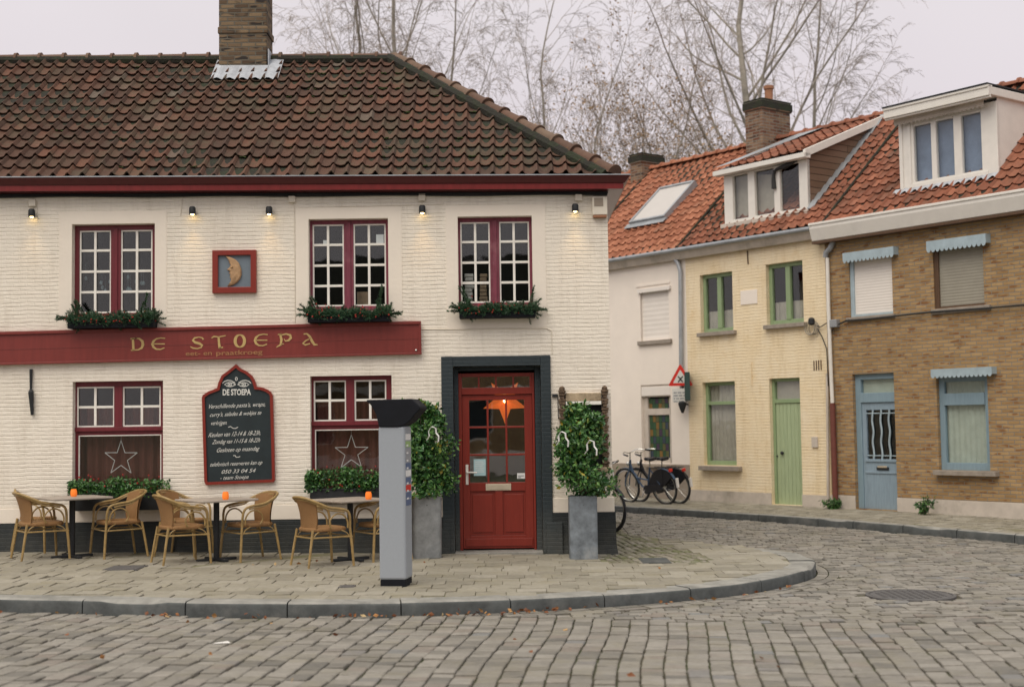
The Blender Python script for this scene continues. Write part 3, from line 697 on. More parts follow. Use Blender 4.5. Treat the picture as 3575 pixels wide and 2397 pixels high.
door = m.build('door', 'door_red', cafe, bevel=.004)
m = MB(); m.box(x0, x1, w0+.018, w0+.022, z0, z1); m.build('pane', 'door_glass', door)
m = MB(); hx, hz = CF.uz('z6', 1206, 790, w0); m.box(hx-.018, hx+.018, w0-.012, w0, hz-.14, hz+.12); m.tube([(hx, w0-.01, hz+.02), (hx, w0-.05, hz+.02), (hx+.03, w0-.055, hz+.02), (hx+.13, w0-.05, hz+.015)], .011)
m.build('handle', 'window_white', door, bevel=.004)
m = MB(); a_ = CF.rect('z6', 1330, 855, 1500, 900, w0); m.box(a_[0], a_[1], w0-.008, w0, a_[2], a_[3]); m.box(a_[0]+.03, a_[1]-.03, w0-.012, w0-.008, a_[2]+.012, a_[3]-.012); m.build('letter_slot', 'brass', door, bevel=.003)
m = MB(); a_ = CF.rect('z6', 1250, 692, 1330, 803, w0); m.box(a_[0], a_[1], w0+.014, w0+.017, a_[2], a_[3]); 
o = m.build('notice', 'paper_blue', door)
m = MB()
for k_ in range(6): m.box(a_[0]+.015, a_[1]-.03+.01*(k_ % 2), w0+.012, w0+.0135, a_[3]-.03-.026*k_-.008, a_[3]-.03-.026*k_)
m.build('notice_print', 'sticker_white', door)
m = MB(); a_ = CF.rect('z6', 1540, 785, 1592, 822, w0); m.box(a_[0], a_[1], w0+.014, w0+.017, a_[2], a_[3]); m.build('sticker', 'sticker_white', door)
m = MB(); m.box(a_[0]+.012, a_[1]-.012, w0+.0115, w0+.013, a_[2]+.03, a_[2]+.042); m.box(a_[0]+.012, a_[0]+.05, w0+.0115, w0+.013, a_[2]+.008, a_[2]+.02); m.build('sticker_print', 'grey_print', door)
# ---- cafe windows
def grid_bars(mb, x0, x1, z0, z1, vs, hs, y, t=.0155, edge=.019):
    mb.box(x0, x0+edge, y, y+.02, z0, z1); mb.box(x1-edge, x1, y, y+.02, z0, z1); mb.box(x0+edge, x1-edge, y, y+.02, z0, z0+edge); mb.box(x0+edge, x1-edge, y, y+.02, z1-edge, z1)
    for u_ in vs: mb.box(u_-t, u_+t, y-.004, y+.02, z0+edge, z1-edge)
    for z_ in hs: mb.box(x0+edge, x1-edge, y-.002, y+.018, z_-t, z_+t)
def upper(h, k, sashes, vs, hs, yb, ymid, worn):
    a, b, c, d = h; w_ = .13; m = MB(); S = [CF.rect(k, x0, y0, x1, y1, w_) for x0, y0, x1, y1 in sashes]
    z0 = min(s[2] for s in S); z1 = max(s[3] for s in S)
    m.box(a, S[0][0], w_-.02, w_+.06, c, d); m.box(S[1][1], b, w_-.02, w_+.06, c, d); m.box(S[0][0], S[1][1], w_-.02, w_+.06, z1, d); m.box(S[0][0], S[1][1], w_-.02, w_+.06, c, z0)
    m.box(S[0][1], S[1][0], w_-.03, w_+.05, z0, z1); um = (S[0][1]+S[1][0])/2; m.box(um-.028, um+.028, w_-.045, w_-.03, c+.02, z1+.02)
    win = m.build('window', 'burgundy_worn' if worn else 'burgundy', cafe, bevel=.004)
    m = MB()
    for s, v_ in zip(S, vs):
        grid_bars(m, s[0], s[1], z0, z1, [CF.uz(k, v_, ymid, w_)[0]], [CF.uz(k, (sashes[0][0]+sashes[1][2])/2, y_, w_)[1] for y_ in hs], w_-.012)
    m.build('glazing_bars', 'white_paint', win, bevel=.002)
    m = MB()
    for s in S: m.box(s[0], s[1], w_+.012, w_+.015, z0, z1)
    m.build('pane', 'pane_glass', win); return win, S, z0, z1
WU1 = upper(UW[0], 'z3', ((573, 432, 860, 1185), (950, 430, 1237, 1180)), (715, 1095), (612, 803, 990), 1185, 800, False)
WU2 = upper(UW[1], 'z5', ((183, 288, 400, 852), (466, 282, 690, 846)), (290, 573), (425, 567, 708), 850, 570, True)
WU3 = upper(UW[2], 'z5', ((1205, 270, 1410, 828), (1474, 266, 1682, 822)), (1308, 1575), (405, 547, 687), 825, 550, True)
def lower(h, k, top, vs, hy, tr_, pane):
    a, b, c, d = h; w_ = .13; S = [CF.rect(k, *q, w_) for q in top]; P = CF.rect(k, *pane, w_); T = CF.rect(k, *tr_, w_); m = MB()
    m.box(a, S[0][0], w_-.02, w_+.06, T[3], d); m.box(S[1][1], b, w_-.02, w_+.06, T[3], d); m.box(S[0][0], S[1][1], w_-.02, w_+.06, S[0][3], d)
    m.box(S[0][1], S[1][0], w_-.035, w_+.05, T[3], S[0][3]); m.box(a, b, w_-.045, w_+.06, T[2], T[3]); m.box(a, P[0], w_-.02, w_+.06, c, T[2]); m.box(P[1], b, w_-.02, w_+.06, c, T[2]); m.box(P[0], P[1], w_-.01, w_+.06, P[3], T[2]); m.box(P[0], P[1], w_-.01, w_+.06, c, P[2])
    win = m.build('window', 'burgundy', cafe, bevel=.004); m = MB()
    for s, v_ in zip(S, vs): grid_bars(m, s[0], s[1], T[3]+.002, s[3], [CF.uz(k, v_, hy, w_)[0]], [CF.uz(k, (top[0][0]+top[1][2])/2, hy, w_)[1]], w_-.012)
    m.box(P[0], P[0]+.014, w_-.012, w_+.01, P[2], P[3]); m.box(P[1]-.014, P[1], w_-.012, w_+.01, P[2], P[3]); m.box(P[0]+.014, P[1]-.014, w_-.012, w_+.01, P[3]-.014, P[3])
    m.build('glazing_bars', 'white_paint', win, bevel=.002)
    m = MB(); m.box(P[0], P[1], w_+.015, w_+.018, P[2], P[3])
    for s in S: m.box(s[0], s[1], w_+.012, w_+.015, T[3], s[3])
    m.build('pane', 'pane_glass', win)
    m = MB(); n = 90; R = random.Random(2); ph = R.random()*6      # pleated curtain hung inside
    for i in range(n):
        u0_, u1_ = a+(b-a)*i/n, a+(b-a)*(i+1)/n; f_ = lambda u_: w_+.16+.022*math.sin(u_*52+ph)+.014*math.sin(u_*23)
        m.quad((u0_, f_(u0_), c), (u1_, f_(u1_), c), (u1_, f_(u1_), T[3]+.28), (u0_, f_(u0_), T[3]+.28))
    m.build('curtain', 'curtain_red', win, smooth='all'); return win
WG1 = lower(GW[0], 'z4', ((433, 226, 703, 514), (763, 224, 1036, 510)), (565, 900), 370, (420, 515, 1045, 545), (443, 572, 1040, 1000))
WG2 = lower(GW[1], 'z6', ((183, 168, 400, 438), (455, 164, 668, 432)), (290, 560), 299, (165, 438, 700, 466), (192, 492, 680, 900))
# things seen inside the upper windows
m = MB(); a_ = CF.rect('z5', 620, 352, 672, 412, .13); m.box(a_[0], a_[1], .146, .149, a_[2], a_[3]); m.build('window_sticker', 'sticker_white', WU2[0]); m = MB(); a_ = CF.rect('z5', 253, 392, 282, 425, .13); m.box(a_[0], a_[1], .146, .149, a_[2], a_[3])
m.build('window_sticker', 'sticker_white', WU2[0])
a_ = CF.rect('z5', 482, 745, 568, 845, .2); m = MB(); m.box(a_[0], a_[1], .3, .45, UW[1][2]+.06, a_[3]); tag(m.build('cardboard_box', 'cardboard', bevel=.004, M=CF.M), 'brown cardboard box behind the bottom pane of the middle upper window', 'box')
Rr = random.Random(3)
for q in range(14):
    m = MB()
    u_ = Rr.uniform(WU1[1][0][0]+.03, WU1[1][1][1]-.03); z_ = Rr.uniform(CF.uz('z3', 900, 975, .13)[1], CF.uz('z3', 900, 830, .13)[1]); m.ball((u_, .24, z_), .022, 8, 4, 1.4); m.tube([(u_, .24, z_+.03), (u_, .24, z_+.2)], .0015, 3); m.build('bauble', 'lace_blue', WU1[0], smooth=True)
for i, (x0, y0, x1, y1, mt, lab) in enumerate(((1225, 640, 1300, 828, 'window_white', 'white stacked linen behind the left sash of the right upper window'), (1330, 630, 1400, 828, 'cardboard', 'brown box behind the centre of the right upper window'))):
    a_ = CF.rect('z5', x0, y0, x1, y1, .3); m = MB(); zz = a_[2]
    while zz < a_[3]-.01:
        m.box(a_[0]+Rr.uniform(0, .02), a_[1]-Rr.uniform(0, .03), .34, .5, zz, zz+.045); zz += .05
    tag(m.build('stacked_linen' if i == 0 else 'storage_box', mt, bevel=.01, M=CF.M), lab, 'linen' if i == 0 else 'box')
# ---- gutter (swept round the corner)
m = MB(); prof = [(.26, gut_t), (.285, gut_t-.006), (.285, gut_t-.02), (.262, gut_t-.045), (.222, gut_t-.10), (.212, gut_t-.108), (.200, gut_t-.110), (.195, gut_b+.004), (0.0, gut_b)]
def sweep(m, prof, mi):
    for (o0, z0), (o1, z1), k_ in zip(prof[:-1], prof[1:], mi):
        m.cm = k_
        A = lambda o_, z_: (uL, -o_, z_+sag(uL)); B = lambda o_, z_: (uR+o_, -o_, z_+sag(uR)); C_ = lambda o_, z_: (uR+o_, 8, z_+sag(uR))
        m.quad(A(o1, z1), B(o1, z1), B(o0, z0), A(o0, z0)); m.quad(B(o1, z1), C_(o1, z1), C_(o0, z0), B(o0, z0))
sweep(m, prof, (1, 1, 0, 0, 0, 0, 2, 0)); sweep(m, [(.0, gut_t-.06), (.24, gut_t-.06), (.26, gut_t)], (1, 1))
plain('gutter_brown', (.085, .014, .016), .3, .12, 3, streak=True)
m.build('gutter', ['gutter_brown', 'zinc', 'gutter_red'], cafe)
m = MB(); m.box(uL, uR+.01, -.03, 0.0, gut_b-.028, gut_b-.002, M=None)
for i_ in range(len(m.v)): x_, y_, z_ = m.v[i_]; m.v[i_] = (x_, y_, z_+sag(x_))
m.tube([(u_, -.035, gut_b-.04+sag(u_)+.006*math.sin(u_*3)) for u_ in np.linspace(uL, uR, 60)], .012, 6)
m.build('eaves_shade_and_cable', 'iron', cafe)  # black strip stands in for the shaded gap under the gutter, plus a cable
# ---- roof
eo = .20; RW = 2.8; ez = gut_t-.012; ru = CF.uz('s', 1380, 186, RW)[0]; rz = CF.uz('s', 1380, 186, RW)[1]-sag(ru)-.10
cu = CF.uz('s', 2128, 600, -eo)[0]+.03
E0 = Vector((0, -eo, ez)); run = RW+eo; slp = math.hypot(run, rz-ez); S = Vector((0, run, rz-ez)).normalized(); N = Vector((0, -S.z, S.y)); U = Vector((1, 0, -.0105)).normalized()
E0.z += sag(0)
rows = 14; rh = slp/rows
hip = lambda b: cu+(ru-cu)*(b/slp)
m = MB(); tiles(m, E0, U, S, N, lambda b: uL, hip, rows, rh, .189, 1.0, 5)
hs = Vector((cu-ru, 0, rz-ez)); hslp = hs.length; S2 = Vector((-(cu-ru), 0, rz-ez+sag(ru)-sag(cu))).normalized(); N2 = Vector((S2.z, 0, -S2.x)); N2 = Vector((abs(N2.x), 0, abs(N2.z)))
back = 2*RW+eo
tiles(m, Vector((cu, -eo, ez+sag(cu))), Vector((0, 1, 0)), S2, N2, lambda b: run*(b/hslp), lambda b: back+eo-run*(b/hslp), 14, hslp/14, .189, 1.0, 6)
roof = m.build('roof', 'old_tile', cafe, smooth=True)
m = MB(); zz = -.012
A = Vector((uL, -eo, ez+sag(uL)+zz)); B = Vector((cu, -eo, ez+sag(cu)+zz)); C_ = Vector((ru, RW, rz+sag(ru)+zz)); D_ = Vector((uL, RW, rz+sag(uL)+zz)); E_ = Vector((cu, back, ez+sag(cu)+zz)); F_ = Vector((uL, back, ez+sag(uL)+zz))
m.add([A, B, C_, D_], ((0, 1, 2, 3),)); m.add([B, E_, C_], ((0, 1, 2),)); m.add([E_, F_, D_, C_], ((0, 1, 2, 3),)); m.add([A, D_, F_], ((0, 1, 2),))
m.tube([B+Vector((-.09, -.02, .01)), C_+Vector((-.09, -.03, .02))], .085, 8)
m.tube([C_+Vector((0, -.05, 0)), D_+Vector((0, -.05, 0))], .075, 8)
m.build('roof_underlay', 'roof_mortar', roof)
m = MB(); caps(m, Vector((ru+.1, RW, rz+sag(ru)+.02)), Vector((uL, RW, rz+sag(uL)+.02)), Vector((0, 0, 1)), .085, 27, 3)
caps(m, Vector((cu+.03, -eo-.02, ez+sag(cu)+.035)), Vector((ru, RW, rz+sag(ru)+.035)), Vector((.5, -.5, 1)), .095, 13, 4)
m.build('ridge_tiles', 'ridge_tile', roof, smooth=True)
# moss tufts on the tiles
m = MB(); Rr = random.Random(8)
for i in range(90):
    b = rh*(Rr.randint(1, 13))-.005; a = Rr.uniform(-3, hip(b)-.1) if Rr.random() < .8 else Rr.uniform(-6.5, -3)
    for j in range(Rr.randint(3, 8)):
        p = E0+U*(a+Rr.uniform(-.05, .05))+S*(b+Rr.uniform(-.01, .02))+N*.015; m.ball(p, Rr.uniform(.008, .018), 6, 4, .6)
plain('moss', (.035, .055, .012), .95, .4, 20); tag(m.build('moss_tufts', 'moss', roof), kind='stuff')
# chimney with lead apron
def onroof(k, x, y):
    d = ray(k, x, y); Nw = N; O = Vector((E0.x, E0.y+17.3, E0.z)); t_ = (O-EYE).dot(Nw)/d.dot(Nw); P = EYE+d*t_; return Vector((P.x, P.y-17.3, P.z))
pf = onroof('z1', 1765, 476); wf = pf.y; cx0 = CF.uz('z1', 1577, 300, wf)[0]; cx1 = CF.uz('z1', 1950, 300, wf)[0]
m = MB(); m.box(cx0, cx1, wf, wf+.52, pf.z-.3, 8.35); m.box(cx0-.015, cx1+.02, wf-.015, wf+.53, CF.uz('z1', 1760, 172, wf)[1], CF.uz('z1', 1760, 120, wf)[1])
m.box(cx0-.03, cx1+.03, wf-.03, wf+.55, 8.352, 8.5); ch = m.build('chimney', 'chimney_brick', cafe, bevel=.012)
m = MB(); Lp = onroof('z1', 1508, 572); Rp = onroof('z1', 2040, 572); nn = 30
for i in range(nn):
    ua, ub = Lp.x+(Rp.x-Lp.x)*i/nn, Lp.x+(Rp.x-Lp.x)*(i+1)/nn
    hh = lambda u_: .045+.02*math.sin(u_*2*math.pi/.189)
    bb = (Lp-E0).dot(S); bt = (pf-E0).dot(S)
    P = lambda u_, b_, h_: Vector((E0.x+u_, E0.y, E0.z+sag(u_)-sag(0)))+S*b_+N*h_
    b_up = bt+.02 if (cx0-.02 < ua < cx1) else bt+.42
    m.quad(P(ua, bb, hh(ua)), P(ub, bb, hh(ub)), P(ub, b_up, .06), P(ua, b_up, .06))
m.box(cx0-.03, cx1+.03, wf-.018, wf-.002, pf.z-.05, pf.z+.085); m.box(cx1+.022, cx1+.034, wf-.01, wf+.5, pf.z-.0, pf.z+.35)
m.build('lead_flashing', 'lead', ch, smooth=True)
# wall wires
m = MB()
def wire(pts, k, r=.005, y=-.006): m = MB(); m.tube([(CF.uz(k, *p)[0], y, CF.uz(k, *p)[1]) for p in pts], r, 5); m.build('wall_cable', 'cream_plastic', cafe)
wire([(935, 1008), (1110, 1010), (1800, 1002), (1835, 1020), (1838, 1180)], 'z5', .007); wire([(55, 135), (60, 960)], 'z5'); wire([(1510, 140), (1490, 300)], 'z3'); wire([(180, 150), (190, 330)], 'z3')
wire([(70, 170), (1090, 145)], 'z5', .003)
# iron wall anchor on the left and shutter hooks
m = MB(); a_ = CF.uz('z4', 106, 100); b_ = CF.uz('z4', 115, 430); m.tube([(a_[0], -.03, a_[1]), (a_[0], -.03, (a_[1]+b_[1])/2+.04), (a_[0]+.005, -.045, (a_[1]+b_[1])/2), (b_[0], -.03, b_[1])], [.022, .016, .036, .020], 8)
tag(m.build('wall_anchor', 'iron', M=CF.M), 'black iron wall anchor left of the lower left window', 'wall anchor')
# ================================================================== SIGN
sgn = [CF.uz('b1', *p, -.07) for p in ((-700, 165), (2339, 92), (2339, 410), (-700, 480))]
tr_ = CF.uz('D', 960, 735, -.07); br_ = CF.uz('D', 961, 807, -.07); tl_ = CF.uz('D', 65, 757, -.07); bl_ = CF.uz('D', 65, 831, -.07)
sl_ = ((tr_[1]-tl_[1])/(tr_[0]-tl_[0])+(br_[1]-bl_[1])/(br_[0]-bl_[0]))/2; sh = ((tr_[1]-br_[1])+(tl_[1]-bl_[1]))/2
ul_ = uL+4; Ms = CF.M @ Matrix.Translation((tr_[0], 0, tr_[1])) @ Matrix.Rotation(-math.atan(sl_), 4, 'Y')
sg = empty('sign_board', 'long red board sign with gold lettering above the ground floor windows', 'sign', Ms)
Msi = (CF.M.inverted() @ Ms).inverted()
def sc(k, x, y, w_=-.07):
    u_, z_ = CF.uz(k, x, y, w_); p = Msi @ Vector((u_, 0, z_)); return p.x, p.z
L_ = tr_[0]-ul_; m = MB(); m.box(-L_, 0, -.055, -.0, -sh, 0); m.box(-L_, 0, -.059, -.0551, -sh*.53, -sh*.525)
m.build('board', 'sign_red', sg, bevel=.003)
m = MB(); m.box(-L_, .01, -.08, -.0555, -.028, .012); m.box(-L_, .01, -.075, -.0555, -sh-.005, -sh+.022); m.box(-.022, .008, -.072, -.0556, -sh+.022, -.028)
m.build('moulding', 'sign_red', sg, bevel=.004)
E1 = [((515, 235), 12), ((470, 231), 10), ((425, 240), 14), ((395, 265), 24), ((385, 295), 28), ((395, 325), 24), ((425, 345), 16), ((465, 348), 12), ((508, 332), 12)]
LET = [[((185, 235), 24), ((190, 355), 26)], [((160, 240), 14), ((228, 232), 12)], [((205, 233), 10), ((250, 238), 18), ((282, 265), 28), ((288, 300), 30), ((275, 333), 24), ((240, 352), 12), ((165, 357), 11)],
       E1, [((392, 292), 11), ((512, 292), 11)],
       [((905, 248), 20), ((893, 230), 12), ((858, 222), 10), ((815, 232), 18), ((797, 255), 24), ((822, 277), 26), ((865, 288), 26), ((893, 308), 24), ((882, 328), 14), ((845, 340), 12), ((800, 335), 14), ((772, 320), 9)],
       [((988, 232), 10), ((1012, 216), 16), ((1060, 221), 12), ((1110, 212), 12), ((1134, 206), 8)], [((1060, 222), 22), ((1065, 290), 24), ((1072, 336), 26)], [((1066, 334), 14), ((1106, 326), 12)],
       [((1277+48*math.sin(a_), 262-62*math.cos(a_)), 12+20*abs(math.sin(a_))) for a_ in np.linspace(0, 2*math.pi, 25)],
       [((p[0]+1047, p[1]-38), q) for p, q in E1], [((1392+47, 254), 11), ((1559, 254), 11)],
       [((1690, 190), 22), ((1702, 250), 26), ((1694, 300), 22), ((1650, 326), 7)], [((1665, 198), 12), ((1702, 188), 10)], [((1700, 202), 12), ((1750, 190), 16), ((1793, 203), 24), ((1798, 230), 28), ((1775, 256), 22), ((1742, 262), 12), ((1728, 240), 8)], [((1698, 296), 10), ((1728, 290), 7)],
       [((1928, 192), 12), ((1962, 188), 16), ((1990, 215), 24), ((2015, 265), 28), ((2040, 300), 24), ((2072, 300), 9)], [((1998, 235), 8), ((1948, 260), 14), ((1922, 288), 20), ((1945, 303), 16), ((1995, 288), 10)]]
sc1 = 17.23/(F*2.9238)
for x0_, x1_ in ((0, 330), (330, 600), (600, 950), (950, 1180), (1180, 1380), (1380, 1600), (1600, 1850), (1850, 2200)):
    m = MB()
    for L in LET:
        if x0_ <= sum(p[0] for p, q in L)/len(L) < x1_: m.stroke([sc('b1', *p) for p, q in L], [q*sc1 for p, q in L], -.061)
    m.build('letter', 'gold_paint', sg)
m = MB(); a_ = sc('b1', 724, 412); b_ = sc('b1', 992, 408); textmesh(m, 'eet- en', a_[0], b_[0], a_[1], a_[1]+.060, -.061, 0, 0, .012)
a_ = sc('b1', 1036, 408); b_ = sc('b1', 1510, 400); textmesh(m, 'praatkroeg', a_[0], b_[0], a_[1], a_[1]+.062, -.061, 0, 0, .012)
m.build('small_lettering', 'dull_gold', sg)
m = MB(); p_ = sc('z5', 897, 1153); m.ball((p_[0], -.058, p_[1]), .015, 8, 4, 1); m.build('bolt', 'chrome', sg)
# ================================================================== MOON PLAQUE
Mo = CF.rect('z3', 1780, 608, 2180, 1000, -.05); Mi = CF.rect('z3', 1832, 655, 2130, 945, -.05); cxm = (Mo[0]+Mo[1])/2
mp_ = empty('moon_plaque', 'red framed square plaque with a carved crescent moon face on grey blue', 'plaque', CF.M @ Matrix.Translation((cxm, 0, Mo[2])))
q0 = lambda r: (r[0]-cxm, r[1]-cxm, r[2]-Mo[2], r[3]-Mo[2]); o_, i_ = q0(Mo), q0(Mi)
m = MB(); m.ring([(o_[0], o_[2]), (o_[1], o_[2]), (o_[1], o_[3]), (o_[0], o_[3])], [(i_[0], i_[2]), (i_[1], i_[2]), (i_[1], i_[3]), (i_[0], i_[3])], -.06, -.0)
m.build('frame', 'door_red', mp_, fix=True, bevel=.006); m = MB(); m.box(i_[0], i_[1], -.02, -.001, i_[2], i_[3]); m.build('panel', 'plaque_blue', mp_)
mo = [(1896, 660), (1935, 668), (1985, 690), (2020, 725), (2042, 780), (2044, 830), (2030, 870), (2000, 905), (1960, 928), (1915, 936), (1930, 918), (1945, 895), (1950, 872), (1938, 850), (1944, 832), (1930, 815), (1942, 805), (1912, 785), (1938, 762), (1945, 745), (1932, 722), (1925, 695)]
P = [CF.uz('z3', *p, -.05) for p in mo]; P = [(a-cxm, b-Mo[2]) for a, b in P]; cc = CF.uz('z3', 1990, 800, -.05); cc = (cc[0]-cxm, cc[1]-Mo[2])
m = MB(); n = len(P); vs = [(a, -.021, b) for a, b in P]+[(a, -.04, b) for a, b in P]+[(a+(cc[0]-a)*.22, -.055, b+(cc[1]-b)*.12) for a, b in P]
fs = [(i, (i+1) % n, n+(i+1) % n, n+i) for i in range(n)]+[(n+i, n+(i+1) % n, 2*n+(i+1) % n, 2*n+i) for i in range(n)]+[tuple(2*n+i for i in range(n))]; m.add(vs, fs)
ex, ez_ = CF.uz('z3', 1958, 765, -.05); m.ball((ex-cxm, -.055, ez_-Mo[2]), .018, 8, 4, .7)
m.build('moon', 'moon_tan', mp_, smooth=True, fix=True)
# ================================================================== CHALKBOARD
ob = [(465, 72), (520, 122), (600, 162), (663, 215), (697, 280), (716, 346), (770, 350), (840, 375), (890, 410), (912, 455), (922, 800), (930, 1100), (938, 1480), (925, 1505), (500, 1522), (100, 1540), (80, 1500), (65, 1000), (50, 480), (62, 448), (130, 403), (235, 363), (250, 300), (290, 210), (368, 152), (430, 102)]
P = [CF.uz('b2', *p, -.05) for p in ob]; c0, cz = CF.uz('b2', 495, 1530, -.05); P = [(a-c0, b-cz) for a, b in P]
def inset(P, d):
    n = len(P); out = []
    for i in range(n):
        a, b, c = Vector(P[i-1]), Vector(P[i]), Vector(P[(i+1) % n]); d1 = (b-a).normalized(); d2 = (c-b).normalized(); n1 = Vector((d1.y, -d1.x)); n2 = Vector((d2.y, -d2.x)); nn = (n1+n2).normalized(); k = d/max(nn.dot(n1), .4); out.append(tuple(b+nn*k))
    return out
I = inset(P, .036); cb = empty('chalkboard', 'black menu chalkboard with onion shaped top in a red frame', 'chalkboard', CF.M @ Matrix.Translation((c0, 0, cz)))
m = MB(); m.ring(P, I, -.05, 0); m.build('frame', 'door_red', cb, fix=True, bevel=.006)
m = MB(); m.prism(I, -.03, -.002); m.build('board', 'board_black', cb, fix=True)
def bc(x, y): a, b = CF.uz('b2', x, y, -.03); return a-c0, b-cz
m = MB(); kx = 17.27/(F*3.4828)
def line(txt, x0, x1, y, h_, shear=.45, rise=0.03, bold=.0):
    m = MB()
    a = bc(x0, y); b = bc(x1, y); textmesh(m, txt, a[0], b[0]-h_*kx*shear*.5, a[1], a[1]+h_*kx, -.032, shear, rise, bold); m.build('chalk_text', 'chalk', cb)
line('DE STOEPA', 305, 648, 448, 72, 0, -.0, .03)
for txt, x0, x1, y, h_ in (("Verschillende pasta's, wraps,", 120, 832, 612, 52), ("curry's, salades & wokjes te", 145, 778, 710, 50), ("verkrijgen.", 155, 365, 812, 50), ("Keuken van 12-14 & 18-23h,", 130, 775, 958, 56), ("Zondag van 11-15 & 18-22h", 175, 762, 1042, 52),
                           ("Gesloten op maandag", 225, 752, 1142, 52), ("telefonisch reserveren kan op", 145, 790, 1315, 50), ("050 33 04 54", 285, 705, 1402, 48), ("- team Stoepa", 270, 625, 1475, 46)): line(txt, x0, x1, y, h_)
def cs(pts, w_): m.stroke([bc(*p) for p in pts], [w_*kx]*len(pts), -.032)
for sx in (1, -1):
    ex = 476+sx*0; cs([(ex+sx*10, 318), (ex+sx*50, 300), (ex+sx*85, 292), (ex+sx*120, 300), (ex+sx*150, 318), (ex+sx*120, 338), (ex+sx*85, 346), (ex+sx*50, 338), (ex+sx*10, 318)], 9)
    cs([(ex+sx*85+22*math.cos(t_), 318+22*math.sin(t_)) for t_ in np.linspace(0, 6.283, 13)], 9); cs([(ex+sx*85+7*math.cos(t_), 318+7*math.sin(t_)) for t_ in np.linspace(0, 6.283, 9)], 9)
    cs([(ex+sx*20, 298), (ex+sx*70, 272), (ex+sx*110, 268), (ex+sx*150, 282), (ex+sx*175, 305)], 10)
cs([(471+12*math.cos(t_), 250+20*math.sin(t_)) for t_ in np.linspace(0, 6.283, 11)], 8)
cs([(372, 838), (400, 828), (430, 850), (460, 852), (492, 836)], 8); cs([(432, 1182), (455, 1180), (470, 1202), (500, 1200), (518, 1190)], 8)
m.build('chalk_drawing', 'chalk', cb)
# ================================================================== WALL LAMPS
names = ('wall lamp at the far left of the facade', 'wall lamp right of the left upper window', 'wall lamp left of the middle upper window', 'wall lamp between the middle and right upper windows', 'wall lamp beside the alarm box at the corner')
lp = [('z3', 135, 272), ('z3', 1600, 250), ('D', 615, 481), ('z5', 940, 180), ('z5', 1998, 170)]
lamp0 = None
for nm, (k, x, y) in zip(names, lp):
    u_, z_ = CF.uz(k, x, y, -.06); Ml = CF.M @ Matrix.Translation((u_, 0, z_))
    if lamp0 is None:
        lamp0 = empty('wall_lamp', 'small black lit '+nm, 'wall lamp', Ml, 'small downlights under the gutter')
        m = MB(); m.lathe([(.012, .055), (.03, .052), (.042, .035), (.044, -.02), (.040, -.05), (.034, -.05), (.034, -.03)], (0, -.07, 0), 16); m.tube([(0, -.03, .02), (0, 0, .02)], .015, 8); m.build('lamp_shade', 'iron', lamp0, smooth=True)
        m = MB(); m.ball((0, -.07, -.042), .026, 10, 5, .7); m.build('bulb', 'lamp_glow', lamp0, smooth=True)
        r_ = lamp0
    else: r_ = dup(lamp0, Ml, 'small black lit '+nm)
    L = bpy.data.lights.new('lamp_light', 'SPOT'); L.energy = 3.6 if k != 'z3' or x > 500 else 6; L.color = (1, .62, .20); L.spot_size = math.radians(95); L.spot_blend = .9; L.shadow_soft_size = .03
    lo_ = bpy.data.objects.new('lamp_light', L); COL.objects.link(lo_); lo_.parent = r_; lo_.location = (0, -.085, -.075); lo_.rotation_euler = (math.radians(-22), 0, 0)
jb = None
for nm, (k, x, y) in zip(('above the leftmost wall lamp', 'left of the middle upper window', 'above the lamp between the middle and right upper windows', 'above the lamp beside the alarm box'), (('z3', 137, 178), ('z5', 38, 108), ('z5', 938, 98), ('z5', 2022, 97))):
    u_, z_ = CF.uz(k, x, y, -.03); m = MB(); m.box(-.045, .045, -.045, 0, -.045, .045); m.box(-.006, .006, -.02, -.008, -.075, -.045)
    tag(m.build('junction_box', 'cream_plastic', M=CF.M @ Matrix.Translation((u_, 0, z_)), bevel=.006), 'small cream junction box '+nm, 'junction box', 'junction boxes under the gutter')
# ---- alarm box
a_ = CF.rect('z5', 2116, 92, 2220, 236, -.06); ab = empty('alarm_box', 'cream alarm box with an orange base at the top of the corner', 'alarm box', CF.M @ Matrix.Translation(((a_[0]+a_[1])/2, 0, a_[2])))
wd = (a_[1]-a_[0])/2; ht = a_[3]-a_[2]; m = MB(); m.box(-wd, wd, -.08, 0, .032, ht); m.build('case', 'cream_plastic', ab, bevel=.01); m = MB(); m.box(-wd*.9, wd*.9, -.078, 0, 0, .03); m.build('orange_base', 'terracotta', ab, bevel=.006)
m = MB(); m.box(-wd*.75, wd*.45, -.086, -.081, ht*.53, ht*.93); m.build('front_panel', 'taupe_render', ab)
